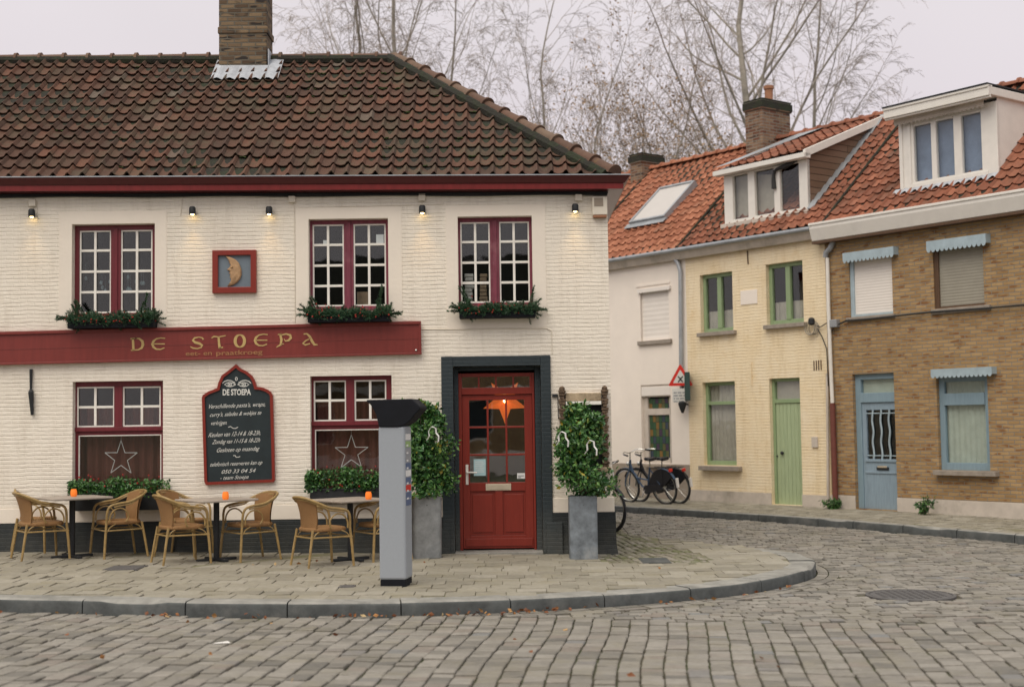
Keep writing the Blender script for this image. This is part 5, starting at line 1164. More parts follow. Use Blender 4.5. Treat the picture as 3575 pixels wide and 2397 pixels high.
# gutters
def gutter(root, a, b, mat, z1, hgt, out, top='zinc'):
    m = MB(); m.prism([(-.02, z1-hgt), (-out*.55, z1-hgt), (-out*.8, z1-hgt*.55), (-out, z1-hgt*.25), (-out, z1), (-.02, z1)], a, b, ax='x'); m.build('cornice', mat, root, fix=True)
    m = MB(); m.tube([(a+.001, -out-.02, z1-.02), (b-.001, -out-.02, z1-.02)], .045, 10); m.build('gutter', top, root, smooth=True)
gutter(lt, -9.5, -3.665, 'pale_plinth', EZ-.02, .20, .20); gutter(wh, -3.66, -.005, 'pale_plinth', EZ-.02, .20, .20); gutter(ye, 0, YU-.14, 'pale_plinth', EZ-.02, .20, .20)
m = MB(); m.prism([(-.02, EZ-.28), (-.20, EZ-.28), (-.27, EZ-.06), (-.27, EZ+.04), (-.02, EZ+.04)], YU-.13, 9.6, ax='x'); m.box(YU-.135, 9.6, -.29, -.20, EZ+.0, EZ+.045); m.build('cornice', 'window_white', br, fix=True, bevel=.008)
m = MB(); m.box(YU-.13, 9.6, -.20, -.002, EZ-.33, EZ-.285); m.build('soffit', 'brown_wood', br)
# ---- windows of the row
def framewin(root, h, name, mat, fw=.06, w=.10, rails=(), posts=(), back='curtain', glassm='grey_pane', backmat='net_curtain', backw=.085, thick=.07, extra=None):
    a, b, c, d = h; m = MB(); m.box(a, a+fw, w, w+thick, c, d); m.box(b-fw, b, w, w+thick, c, d); m.box(a+fw, b-fw, w, w+thick, c, c+fw*1.25); m.box(a+fw, b-fw, w, w+thick, d-fw, d)
    for z_, t_ in rails: m.box(a+fw, b-fw, w-.015, w+thick, z_-t_, z_+t_)
    for u_, t_ in posts: m.box(u_-t_, u_+t_, w-.012, w+thick-.01, c+fw*1.25, d-fw)
    if extra: extra(m)
    o = m.build(name, mat, root, bevel=.005); m = MB(); m.box(a+fw*.9, b-fw*.9, w+.035, w+.038, c+fw, d-fw*.9); m.build('pane', glassm, o)
    if backmat:
        m = MB(); n = 40
        for i in range(n):
            u0_, u1_ = a+(b-a)*i/n, a+(b-a)*(i+1)/n; f_ = lambda q: w+backw+.008*math.sin(q*60)
            m.quad((u0_, f_(u0_), c), (u1_, f_(u1_), c), (u1_, f_(u1_), d), (u0_, f_(u0_), d))
        m.build('curtain', backmat, o, smooth='all')
    return o
def sill(root, k, x0, y0, x1, y1, mat='stone_sill', out=.09):
    a, b, c, d = R3(k, x0, y0, x1, y1, -out/2); m = MB(); m.box(a, b, -out, .1, c, d); return m.build('window_sill', mat, root, bevel=.006)
def shutter(root, h, mat, w=.06, pitch=.045, name='roller_shutter'):
    a, b, c, d = h; m = MB(); z_ = c
    while z_ < d:
        z2 = min(z_+pitch, d); m.add([(a, w, z_), (b, w, z_), (b, w-.0035, z_+pitch*.5), (a, w-.0035, z_+pitch*.5), (b, w, z2), (a, w, z2)], ((0, 1, 2, 3), (3, 2, 4, 5))); z_ += pitch
    return m.build(name, mat, root)
def valance(root, k, x0, y0, x1, y1, mat, slope_y, name='valance', out=.14, h_=None):
    a, b, c, d = R3(k, x0, y0, x1, y1, -out); n = max(6, round((b-a)/.085)); m = MB(); hh = (d-c)*.25
    for i in range(n*4):
        t0, t1 = i/(n*4), (i+1)/(n*4); f_ = lambda t_: c+hh*(1-abs(math.sin(math.pi*t_*n))**.7); u0_, u1_ = a+(b-a)*t0, a+(b-a)*t1
        m.add([(u0_, -out, f_(t0)), (u1_, -out, f_(t1)), (u1_, -out, d), (u0_, -out, d), (u0_, -out+.006, f_(t0)), (u1_, -out+.006, f_(t1)), (u1_, -out+.006, d), (u0_, -out+.006, d)], ((0, 1, 2, 3), (5, 4, 7, 6), (0, 4, 5, 1)))
    m.box(a, b, -out+.006, -.0, d-.02, d); m.box(a, a+.012, -out+.006, 0, c+hh, d-.02); m.box(b-.012, b, -out+.006, 0, c+hh, d-.02); return m.build(name, mat, root)
# white house
shutter(wh, H_wu, 'shutter_white', .05, .10); a_ = H_wu; m = MB(); m.box(a_[0]-.07, a_[0], -.012, .05, a_[2], a_[3]+.05); m.box(a_[0], a_[1]+.03, -.02, .05, a_[3], a_[3]+.05); m.build('shutter_frame', 'white_render', wh, bevel=.005)
valance(wh, 'a1', 243, 792, 465, 820, 'shutter_white', 0, out=.05); sill(wh, 'a1', 250, 1150, 478, 1178, 'stone_sill', .06); m = MB(); a_ = R3('a1', 238, 762, 470, 775); m.box(a_[0], a_[1], -.02, -.0, a_[2], a_[3]); m.build('lintel_strip', 'white_render', wh)
st1 = R3('a3', 372, 425, 545, 505, .1); st2 = R3('a3', 380, 555, 550, 890, .1); a, b, c, d = H_wl; m = MB()
m.box(a, st1[0], .06, .14, c, st1[3]+.05); m.box(st1[1]-.02, b, .06, .14, c, st1[3]+.05); m.box(st1[0], b, .06, .14, st2[3], st1[2]); m.box(st1[0], b, .06, .14, c, st2[2]); m.box(a, b, .02, .14, st1[3]+.03, d)
wl = m.build('window', 'pale_plinth', wh, bevel=.005)
m = MB(); m.box(a+.02, b, -.005, .02, R3('a3', 335, 330, 545, 405)[2], d-.04); m.build('shutter_box', 'shutter_white', wl, bevel=.008)
m = MB(); Rr = random.Random(77)
for (q, rn) in ((st1, 2), (st2, 6)):
    nc = 7
    for i in range(nc):
        for j in range(rn):
            u0_, u1_ = q[0]+(q[1]-q[0])*i/nc, q[0]+(q[1]-q[0])*(i+1)/nc; z0_, z1_ = q[2]+(q[3]-q[2])*j/rn, q[2]+(q[3]-q[2])*(j+1)/rn; o2 = (.04 if i % 2 else 0)
            m.box(u0_+.004, u1_-.004, .10, .106, z0_+.004, z1_-.004, r=(Rr.choice((.02, .15, .8)) if (i+j) % 3 else Rr.choice((.5, .68, .98))))
    m.build('stained_glass', 'glasswork', wl); m = MB()
m = MB(); m.box(st2[0], st2[1], .106, .11, st2[2], st1[3]); m.build('leading', 'iron', wl)
sill(wh, 'a3', 345, 945, 560, 966, 'taupe_render', .10)
# yellow house
for h, k, um_ in ((H_y1, 'a1', uzR('a1', 812, 900, .1)[0]), (H_y2, 'a1', uzR('a1', 1282, 850, .1)[0])):
    framewin(ye, h, 'window', 'green_paint', .075, .09, posts=((um_, .055),), backmat=None, glassm='pane_glass')
for h in (H_y1, H_y2):
    m = MB(); n = 30; a, b, c, d = h; zc_ = c+(d-c)*.38
    for i in range(n):
        u0_, u1_ = a+(b-a)*i/n, a+(b-a)*(i+1)/n; m.quad((u0_, .2+.01*math.sin(u0_*50), c), (u1_, .2+.01*math.sin(u1_*50), c), (u1_, .2+.01*math.sin(u1_*50), zc_), (u0_, .2+.01*math.sin(u0_*50), zc_))
    m.build('half_curtain', 'net_curtain', ye, smooth='all')
sill(ye, 'a1', 660, 1092, 915, 1118); sill(ye, 'a1', 1115, 1038, 1395, 1066)
zr = uzR('a3', 925, 462, .1)[1]; framewin(ye, H_yl, 'window', 'green_paint', .07, .09, rails=((zr, .035),)); sill(ye, 'a3', 772, 955, 1085, 990, 'stone_sill', .12)
a, b, c, d = H_yd; z_ = uzR('a3', 1450, 443, .1)[1]
def dx(m): m.box(a+.05, b-.05, .08, .15, z_-.045, z_+.03)
m = MB(); m.box(a, a+.06, .08, .16, c, d); m.box(b-.05, b, .08, .16, c, d); m.box(a+.06, b-.05, .08, .16, d-.06, d); dx(m); m.build('door_frame', 'green_paint', ye, bevel=.005)
m = MB(); m.box(a+.06, b-.05, .12, .123, z_+.03, d-.06); m.build('fanlight', 'grey_pane', ye); m = MB(); m.box(a+.06, b-.05, .15, .153, z_+.03, d-.06); m.build('curtain', 'net_curtain', ye)
m = MB(); n = 7
for i in range(n): u0_, u1_ = a+.062+(b-a-.114)*i/n, a+.062+(b-a-.114)*(i+1)/n; m.box(u0_+.003, u1_-.003, .10, .13, c, z_-.047)
gd = m.build('door', 'green_door', ye, bevel=.006); m = MB(); m.box(a+.062, b-.052, .108, .125, c, z_-.047); m.build('door_core', 'green_door', gd)
m = MB(); kx_, kz_ = uzR('a3', 1420, 852, .1); m.ball((kx_, .07, kz_), .035, 10, 6); m.ball((kx_-.14, .09, kz_-.06), .018, 8, 4); m.build('door_knob', 'iron', gd, smooth=True)
m = MB(); a_ = R3('a3', 1650, 725, 1696, 808); m.box(a_[0], a_[1], -.03, 0, a_[2], a_[3]); tag(m.build('doorbell_plate', 'pale_plinth', M=RF.M, bevel=.004), 'pale doorbell plate on the yellow wall right of the green door', 'doorbell')
m = MB(); a_ = R3('a1', 953, 808, 1068, 905); m.box(a_[0], a_[1], -.012, 0, a_[2], a_[3]); tag(m.build('blank_plaque', 'white_render', M=RF.M, bevel=.003), 'pale blank plaque between the upper windows of the yellow house', 'plaque')
for (k, x0, y0, x1, y1, lab) in (('a1', 1001, 540, 1006, 630, 'thin rusty wall anchor high on the yellow house under the gutter'), ('a1', 1025, 1305, 1030, 1460, 'thin wall anchor halfway up the yellow house')):
    A, B = uzR(k, x0, y0), uzR(k, x1, y1); m = MB(); m.tube([(A[0], -.015, A[1]), (B[0], -.015, B[1])], .012, 6); tag(m.build('wall_anchor', 'brown_wood' if y0 < 600 else 'yellow_brick', M=RF.M), lab, 'wall anchor')
m = MB()
for i in range(4): u_, z_ = uzR('a1', 1455+i*16, 1325-i*2); m.box(u_-.012, u_+.012, -.006, 0, z_-.09, z_+.09)
m.build('air_vent', 'brown_wood', ye)
# brown house
shutter(br, (H_b1[0]+.08, H_b1[1], H_b1[2]+.04, H_b1[3]), 'shutter_white', .05, .05); m = MB(); m.box(H_b1[0], H_b1[0]+.08, .02, .09, H_b1[2], H_b1[3]); m.box(H_b1[0]+.08, H_b1[1], .02, .09, H_b1[2], H_b1[2]+.04); m.build('shutter_frame', 'pale_blue', br)
shutter(br, (H_b2[0]+.09, H_b2[1], H_b2[2]+.03, H_b2[3]), 'shutter_grey', .05, .05); m = MB(); m.box(H_b2[0], H_b2[0]+.09, .02, .09, H_b2[2], H_b2[3]); m.box(H_b2[0]+.09, H_b2[1], .02, .09, H_b2[2], H_b2[2]+.03); m.build('shutter_frame', 'brown_wood', br)
valance(br, 'a2', 400, 568, 772, 645, 'pale_blue', 0); valance(br, 'a2', 1010, 478, 1446, 565, 'pale_blue', 0); valance(br, 'a4', 1118, 188, 1596, 262, 'pale_blue', 0)
sill(br, 'a2', 430, 1048, 780, 1078, 'stone_sill', .05); sill(br, 'a2', 1050, 985, 1480, 1022, 'stone_sill', .05)
z1_ = uzR('a4', 1400, 430, .1)[1]; framewin(br, H_bl, 'window', 'blue_paint', .10, .07, rails=((z1_, .10),), backmat='pale_curtain'); sill(br, 'a4', 1150, 992, 1640, 1030, 'stone_sill', .12)
a, b, c, d = H_bd; zt1 = uzR('a4', 700, 425, .1)[1]; m = MB(); m.box(a, a+.12, .07, .16, c, d); m.box(b-.04, b, .07, .16, c, d); m.box(a+.12, b-.04, .07, .16, d-.10, d); m.box(a+.12, b-.04, .06, .16, zt1-.07, zt1+.10)
df = m.build('door_frame', 'blue_paint', br, bevel=.006); m = MB(); m.box(a+.12, b-.04, .12, .123, zt1+.1, d-.1); m.build('fanlight', 'grey_pane', df); m = MB(); m.box(a+.12, b-.04, .15, .153, zt1+.1, d-.1); m.build('curtain', 'pale_curtain', df)
gq = R3('a4', 620, 515, 852, 900, .1); x0, x1 = a+.122, b-.042; zt2 = zt1-.072; m = MB(); m.box(x0, gq[0], .09, .14, c, zt2); m.box(gq[1], x1, .09, .14, c, zt2); m.box(gq[0], gq[1], .09, .14, gq[3], zt2); m.box(gq[0], gq[1], .09, .14, c, gq[2])
m.box(gq[0]-.03, gq[1], .07, .09, gq[2]-.05, gq[2]); zl = uzR('a4', 740, 1005, .1)[1]; m.box(gq[0]-.03, gq[1], .075, .09, zl-.02, zl+.02)
bd = m.build('door', 'blue_door', br, bevel=.006); m = MB(); m.box(gq[0], gq[1], .125, .128, gq[2], gq[3]); m.build('pane', 'grey_pane', bd); m = MB()
for x_ in (668, 733, 797):
    u_ = uzR('a4', x_, 700, .1)[0]; m.tube([(u_+.012*math.sin(t_*14), .10, gq[2]+(gq[3]-gq[2])*t_) for t_ in np.linspace(0, 1, 18)], .018, 6)
for x_ in (640, 700, 765, 825):
    for z_ in (gq[2]+.06, gq[3]-.06): u_ = uzR('a4', x_, 700, .1)[0]; m.tube([(u_-.07, .10, z_), (u_+.07, .10, z_)], .010, 5)
m.build('grille', 'pale_blue', bd, smooth=True)
m = MB(); u_, z_ = uzR('a4', 742, 970, .07); m.box(u_-.13, u_+.13, .065, .085, z_-.035, z_+.02); m.build('letter_slot', 'iron', bd, bevel=.01); m = MB(); m.box(u_-.10, u_+.10, .055, .065, z_+.005, z_+.04); m.build('slot_flap', 'brass', bd, bevel=.004)
# dormers
def dormer_y():
    wf_ = .22; L0 = uzR('z7', 772, 740, wf_)[0]; R0_ = uzR('z7', 1240, 640, wf_)[0]; zb = (uzR('z7', 780, 870, wf_)[1]+uzR('z7', 1225, 775, wf_)[1])/2; zt_ = (uzR('z7', 770, 590, wf_)[1]+uzR('z7', 1225, 495, wf_)[1])/2
    zf = (uzR('z7', 745, 545, wf_-.15)[1]+uzR('z7', 1262, 445, wf_-.15)[1])/2
    m = MB(); xs = [L0, uzR('z7', 820, 720, wf_)[0], uzR('z7', 905, 700, wf_)[0], uzR('z7', 943, 690, wf_)[0], uzR('z7', 1052, 670, wf_)[0], uzR('z7', 1085, 665, wf_)[0], uzR('z7', 1193, 640, wf_)[0], R0_]
    for i in (0, 2, 4, 6): m.box(xs[i], xs[i+1], wf_, wf_+.08, zb, zt_)
    for i in (1, 3, 5): m.box(xs[i], xs[i+1], wf_, wf_+.08, zb, zb+.07); m.box(xs[i], xs[i+1], wf_, wf_+.08, zt_-.03, zt_)
    dm = m.build('dormer', 'window_white', ye, bevel=.006)
    m = MB(); m.box(xs[0]+.02, xs[-1]-.02, wf_+.05, wf_+.053, zb, zt_); m.build('dormer_pane', 'grey_pane', dm)
    m = MB(); m.quad((xs[0], wf_+.16, zb), (xs[2], wf_+.16, zb), (xs[2]-.12, wf_+.16, zt_), (xs[0], wf_+.16, zt_)); m.quad((xs[2]+.02, wf_+.17, zb), (xs[4]+.02, wf_+.17, zb), (xs[4]+.02, wf_+.17, zt_-.15), (xs[2]+.02, wf_+.17, zt_-.05)); m.build('dormer_curtain', 'net_curtain', dm)
    m = MB(); m.tube(catmull([(xs[4]+.03, wf_-.03, zt_-.45), (xs[4]+.06, wf_-.04, zt_-.12), (xs[5]+.2, wf_-.03, zt_-.06), (xs[6]-.02, wf_-.02, zt_+.0)], 4), [.05, .045, .04, .03, .03, .03, .04, .05, .05, .04, .03, .02, .02], 6); m.build('black_cloth', 'cable_black', dm, smooth=True)
    m = MB(); ztp = zf; wtop = wf_-.15     # roof of the dormer from its front edge to the ridge
    Sd = Vector((0, RWR-wtop, RZR-ztp)); sl__ = Sd.length; Sd.normalize(); Nd = Vector((0, -Sd.z, Sd.y)); tiles(m, Vector((0, wtop, ztp)), Vector((1, 0, 0)), Sd, Nd, lambda q: L0+.28+.36*q/sl__, lambda q: R0_+.02, 11, sl__/11, .215, .7, 55); m.build('dormer_roof', 'deep_orange_tile', dm, smooth=True)
    m = MB(); m.quad((L0-.05, wtop, ztp-.02), (R0_+.08, wtop, ztp-.02), (R0_+.08, RWR, RZR-.02), (L0-.05, RWR, RZR-.02)); m.quad((L0-.10, wtop-.02, ztp+.05), (L0+.34, wtop-.02, ztp+.07), (L0+.72, RWR, RZR+.07), (L0+.05, RWR, RZR+.06)); m.build('zinc_edge', 'zinc', dm)
    m = MB(); m.box(L0-.12, R0_+.10, wtop-.04, wf_-.002, zt_+.002, ztp-.025)
    vv = [(R0_+.04, wtop, ztp-.12), (R0_+.10, wtop, ztp-.12), (R0_+.10, wtop, ztp+.03), (R0_+.04, wtop, ztp+.03)]; v2 = [(x_, RWR, z_-ztp+RZR) for x_, y_, z_ in vv]; m.add(vv+v2, ((0, 1, 2, 3), (7, 6, 5, 4), (0, 4, 5, 1), (1, 5, 6, 2), (2, 6, 7, 3), (3, 7, 4, 0)))
    m.build('dormer_fascia', 'window_white', dm, bevel=.006)
    for x_ in (L0, R0_):
        y2 = wf_+.01; m = MB(); zr_ = lambda w_: EZ+(w_+EW)*math.tan(PITR); k_ = (RZR-ztp)/(RWR-wtop); m.add([(x_, y2, zr_(y2)-.05), (x_, y2, ztp-.03), (x_, RWR, RZR-.02), (x_, RWR, RZR-.08)], ((0, 1, 2, 3),)); m.build('cheek', 'cladding', dm)
    m = MB(); P = [Vector((R0_+.05, w_, EZ+(w_+EW)*math.tan(PITR)))+NR*.05 for w_ in np.linspace(wf_, RWR, 14)]
    for i in range(13): a, b = P[i], P[i+1]; m.quad(a+Vector((-.06, 0, 0))+NR*.01*(i % 2), a+Vector((.10, 0, 0)), b+Vector((.10, 0, 0))+NR*.03, b+Vector((-.06, 0, 0))+NR*.03)
    m.build('valley_flashing', 'zinc', dm)
    m = MB(); m.box(L0-.06, R0_+.04, wf_-.07, wf_-.002, zb-.08, zb+.004); m.build('dormer_sill', 'pale_plinth', dm, bevel=.01)
dormer_y()
def dormer_b():
    wf_ = .28; L0 = uzR('z7', 1762, 500, wf_)[0]; zb = uzR('z7', 1775, 668, wf_)[1]; zt_ = uzR('z7', 1762, 285, wf_)[1]; xe = 8.2
    u = lambda x, y: uzR('z7', x, y, wf_)[0]
    P = [(u(1840, 450), u(1938, 450)), (u(1965, 430), u(2065, 430)), (u(2108, 400), u(2220, 400))]; zg0 = uzR('z7', 1845, 622, wf_)[1]; zg1 = uzR('z7', 1838, 308, wf_)[1]
    xe = P[2][1]+.30
    m = MB(); m.box(L0, P[0][0], wf_, wf_+.08, zb, zt_)
    for i in range(2): m.box(P[i][1], P[i+1][0], wf_, wf_+.08, zb, zt_)
    m.box(P[2][1], xe, wf_, wf_+.08, zb, zt_)
    for a, b in P: m.box(a, b, wf_, wf_+.08, zb, zg0); m.box(a, b, wf_, wf_+.08, zg1, zt_)
    m.box(L0+.15, P[2][1]+.12, wf_-.02, wf_-.001, zg0-.10, zg0-.03); m.box(L0+.18, L0+.24, wf_-.02, wf_-.001, zg0-.03, zg1+.05)
    m.box(L0-.001, L0+.07, wf_-.02, wf_-.001, zb, zt_)
    dm = m.build('dormer', 'window_white', br, bevel=.006); m = MB()
    for a, b in P: m.box(a, b, wf_+.045, wf_+.048, zg0, zg1)
    m.build('dormer_pane', 'grey_pane', dm); m = MB(); m.box(P[0][0]-.05, P[2][1]+.05, wf_+.14, wf_+.143, zg0, zg1); m.build('dormer_sky_sheet', 'sky_reflection_blue', dm)  # blue sheet behind the panes paints in the sky's reflection
    m = MB(); fb = uzR('z7', 1668, 268, wf_-.3)[1]; ft = uzR('z7', 1668, 212, wf_-.3)[1]; a0 = uzR('z7', 1668, 240, wf_-.3)[0]
    m.box(a0, xe+.06, wf_-.3, wf_-.22, fb, ft); m.box(a0+.01, xe+.06, wf_-.22, RWR+.3, fb+.02, ft-.02); m.box(a0-.01, xe+.06, wf_-.32, wf_-.18, ft-.04, ft+.005); m.box(a0, xe+.06, wf_-.27, wf_-.219, fb-.03, fb); m.build('flat_roof', 'window_white', dm, bevel=.008)
    m = MB(); m.box(a0-.01, xe+.06, wf_-.33, RWR+.3, ft+.006, ft+.03); m.build('roof_edge', 'iron', dm)
    m = MB(); m.quad((L0, wf_+.02, zb-.1), (L0, RWR, zb-.1), (L0, RWR, fb+.02), (L0, wf_+.02, fb+.02)); m.quad((xe, wf_+.02, zb-.1), (xe, RWR, zb-.1), (xe, RWR, fb+.02), (xe, wf_+.02, fb+.02)); m.build('cheek', 'window_white', dm)
    n = 44; m = MB(); vL, vR = L0-.02, P[2][1]+.15; zc = zt_+.0
    for i in range(n):
        t0, t1 = i/n, (i+1)/n; f_ = lambda t_: zc-.06-.04*abs(math.sin(math.pi*t_*22)); m.quad((vL+(vR-vL)*t0, wf_-.12, f_(t0)), (vL+(vR-vL)*t1, wf_-.12, f_(t1)), (vL+(vR-vL)*t1, wf_-.12, zc+.09), (vL+(vR-vL)*t0, wf_-.12, zc+.09))
    m.box(vL, vR, wf_-.119, wf_-.03, zc+.04, zc+.08); m.build('valance', 'pale_plinth', dm)
    m = MB(); n = 60; a, b = L0-.12, xe
    for i in range(n):
        t0, t1 = a+(b-a)*i/n, a+(b-a)*(i+1)/n; f_ = lambda q: .05+.02*math.sin(q*29); wq = lambda q: wf_-.10+.02*math.sin(q*29)
        pr = lambda q, w_, h_: (q, w_, EZ+(w_+EW)*math.tan(PITR)+h_)
        m.quad(pr(t0, wq(t0), f_(t0)), pr(t1, wq(t1), f_(t1)), pr(t1, wf_, .06), pr(t0, wf_, .06))
    m.build('lead_flashing', 'lead', dm)
dormer_b()
# skylight
def onR(k, x, y, h=.0):
    O = RF.O+RF.w*(-EW)+Vector((0, 0, EZ)); n_ = RF.w*NR.y+Vector((0, 0, NR.z)); O += n_*h; d = ray(k, x, y); P = EYE+d*((O-EYE).dot(n_)/d.dot(n_)); q = P-O; S_ = RF.w*SR.y+Vector((0, 0, SR.z)); return q.dot(RF.u), q.dot(S_)
A, B, C1, D1 = onR('z7', 265, 845, .08), onR('z7', 440, 815, .08), onR('z7', 595, 625, .08), onR('z7', 400, 680, .08)
u0_, u1_ = (A[0]+D1[0])/2, (B[0]+C1[0])/2; s0_, s1_ = (A[1]+B[1])/2, (C1[1]+D1[1])/2
Msk = Matrix.Translation((0, -EW, EZ)) @ Matrix.Rotation(PITR, 4, 'X') @ Matrix.Translation((0, 0, .045))
m = MB(); m.box(u0_-.06, u0_, s0_-.06, s1_+.06, -.05, .09); m.box(u1_, u1_+.06, s0_-.06, s1_+.06, -.05, .09); m.box(u0_, u1_, s0_-.06, s0_, -.05, .09); m.box(u0_, u1_, s1_, s1_+.06, -.05, .10); sk = m.build('skylight', 'zinc', wh, M=Msk, bevel=.006)
m = MB(); m.box(u0_, u1_, s0_, s1_, .06, .065); m.build('roller_blind', 'blind_white', sk); m = MB(); m.box(u0_-.12, u1_+.12, s0_-.22, s0_-.061, .03, .04); m.build('apron', 'zinc', sk)
# chimneys
def chim(root, k, xl, xr, ytop, yb, w0_, w1_, mat, pot=None, seed=0, ul=None):
    u0 = uzR(k, xl, ytop, w0_)[0]; u1 = uzR(k, xr, ytop, w0_)[0]; zt_ = uzR(k, (xl+xr)/2, ytop, w0_)[1]; zc = EZ+(w0_+EW)*math.tan(PITR)-.3
    m = MB(); m.box(u0, u1, w0_, w1_, zc-.6, zt_-.2); m.box(u0-.03, u1+.03, w0_-.03, w1_+.03, zt_-.2, zt_-.10); m.box(u0-.015, u1+.015, w0_-.015, w1_+.015, zt_-.10, zt_); c_ = m.build('chimney', mat, root, bevel=.015)
    if pot: m = MB(); m.lathe([(.10, 0), (.085, .05), (.09, .3), (.11, .31), (.11, .38), (.08, .38)], ((u0+u1)/2+pot, (w0_+w1_)/2, zt_), 16); m.build('chimney_pot', 'terracotta', c_, smooth=True)
    m = MB(); m.box(u0-.035, u1+.035, w0_-.035, w1_+.035, zt_-.17, zt_-.02); m.box(u0-.02, u1+.02, w0_-.02, w1_+.02, zt_+.001, zt_+.03); m.build('cap', 'roof_mortar', c_)
chim(ye, 'b6', 583, 700, 572, 800, 2.05, 2.95, 'red_chimney_brick', pot=.05)
chim(lt, 'z7', 240, 305, 470, 550, 2.2, 2.9, 'red_chimney_brick')
# pipes
def pipe(root, name, mat, pts, r=.04, wo=-.07):
    m = MB(); m.tube([(uzR(k, x, y, wo)[0], wo, uzR(k, x, y, wo)[1]) for k, x, y in pts], r, 10)
    for k, x, y in pts[1:-1]: pass
    return m.build(name, mat, root, smooth=True)
pipe(wh, 'downpipe', 'zinc', [('a1', 505, 598), ('a1', 525, 625), ('a1', 540, 680), ('a1', 543, 1000), ('a1', 545, 1350), ('a3', 628, 300), ('a3', 632, 420)], .045)
pipe(br, 'downpipe', 'zinc', [('a2', 328, 430), ('a2', 330, 510), ('a2', 312, 555), ('a2', 280, 590), ('a2', 276, 625)], .05)
pipe(br, 'downpipe', 'window_white', [('a2', 290, 628), ('a2', 298, 1000), ('a2', 318, 1500), ('a4', 350, 462)], .035); pipe(br, 'lower_downpipe', 'brown_pipe', [('a4', 350, 464), ('a4', 362, 850), ('a4', 374, 1232)], .05)
pipe(ye, 'thin_pipe', 'pale_plinth', [('a4', 308, 230), ('a4', 313, 700), ('a4', 316, 1215)], .025, -.04)
m = MB(); P = [uzR('a2', x, y, -.05) for x, y in ((375, 1112), (400, 1100), (430, 1085), (600, 1072), (780, 1052), (1060, 1022), (1480, 992))]+[(9, uzR('a2', 1480, 992, -.05)[1])]
m.tube([(u_, -.06, z_) for u_, z_ in P], .016, 6)
for pts in ([(215, 1140), (250, 1200), (285, 1290), (290, 1400), (296, 1560)], [(305, 1180), (325, 1160), (335, 1125)], [(205, 1120), (240, 1130), (290, 1100)]): m.tube([(uzR('a2', *p, -.05)[0], -.05, uzR('a2', *p, -.05)[1]) for p in pts], .010, 5)
tag(m.build('facade_cable', 'cable_black', M=RF.M), 'black cable running along the sills of the ochre brick house', 'cable')
u_, z_ = uzR('a2', 340, 1105, -.06); m = MB(); m.box(-.08, .08, -.10, 0, -.07, .07); tag(m.build('cable_box', 'zinc', M=RF.M @ Matrix.Translation((u_, 0, z_)), bevel=.008), 'small grey cable box beside the white downpipe of the brick house', 'cable box')
u_, z_ = uzR('a2', 185, 1115, -.06); cl = empty('cable_coil', 'grey coiled cable with a dark cap at the right end of the yellow house', 'cable coil', RF.M @ Matrix.Translation((u_, 0, z_)))
m = MB()
for q in range(3): m.tube([(.12*math.cos(t_)-.03*q, -.04-.02*q, .12*math.sin(t_)-.06) for t_ in np.linspace(0, 6.2, 16)], .010, 5, closed=True)
m.build('coil', 'cable_grey', cl); m = MB(); m.lathe([(.03, -.06), (.06, -.03), (.06, .05), (.03, .08)], (.0, -.10, .05), 12); m.build('cap', 'iron', cl, smooth=True)
# signs on the downpipe
c_ = uzR('a3', 618, 270, -.16); sz = .36; ts = empty('warning_sign', 'red bordered triangular crossroads warning sign on the downpipe', 'road sign', RF.M @ Matrix.Translation((c_[0], -.16, c_[1])) @ Matrix.Rotation(math.radians(34), 4, 'Z'))
def tri(R_, rr=.18):
    P = [Vector((R_*math.sin(2*math.pi*i/3), R_*math.cos(2*math.pi*i/3))) for i in range(3)]; out = []
    for i in range(3):
        a, b, c = P[i-1], P[i], P[(i+1) % 3]; out += [tuple(b+(a-b)*rr*.5), tuple(b+(a-b)*rr*.1+(c-b)*rr*.1), tuple(b+(c-b)*rr*.5)]
    return out
m = MB(); m.ring(tri(.30), tri(.185), -.012, 0); m.build('red_border', 'sign_red_ring', ts, fix=True); m = MB(); m.prism(tri(.186), -.010, -.001); m.build('face', 'sign_white', ts, fix=True)
m = MB(); m.stroke([(-.05, -.075), (.05, .045)], [.026]*2, -.013); m.stroke([(.05, -.075), (-.05, .045)], [.026]*2, -.013); m.build('cross', 'black_print', ts)
m = MB(); m.box(-.02, .02, .0005, .12, -.02, .02); m.build('bracket', 'iron', ts)
a_ = R3('a3', 566, 348, 677, 452, -.18); ns = empty('street_notice', 'small white text notice under the triangular warning sign', 'sign', RF.M @ Matrix.Translation(((a_[0]+a_[1])/2, -.18, a_[2])) @ Matrix.Rotation(math.radians(30), 4, 'Z')); hw = (a_[1]-a_[0])/2*.88; H = a_[3]-a_[2]
m = MB(); m.box(-hw, hw, -.008, 0, 0, H); m.build('plate', 'sign_white', ns, bevel=.003); m = MB(); Rr = random.Random(5)
for row in range(4):
    x_ = -hw+.03
    while x_ < hw-.06:
        l = Rr.uniform(.03, .09); l = min(l, hw-.03-x_); m.box(x_, x_+l, -.0095, -.0082, H-.07-row*H*.22-.03, H-.07-row*H*.22); x_ += l+.02
m.build('print', 'grey_print', ns); m = MB(); m.box(-.02, .02, .0005, .14, .1, .14); m.build('bracket', 'iron', ns)
a_ = R3('a3', 660, 222, 682, 440, -.2); Pw = RF.M @ Vector(((a_[0]+a_[1])/2, -.2, a_[2])); m = MB(); m.box(-.19, .19, -.055, .055, 0, a_[3]-a_[2]); tag(m.build('side_sign', 'sign_green', M=at(Pw, math.atan2(Pw.y, Pw.x)), bevel=.004), 'dark green sign seen edge on right of the warning sign', 'sign')
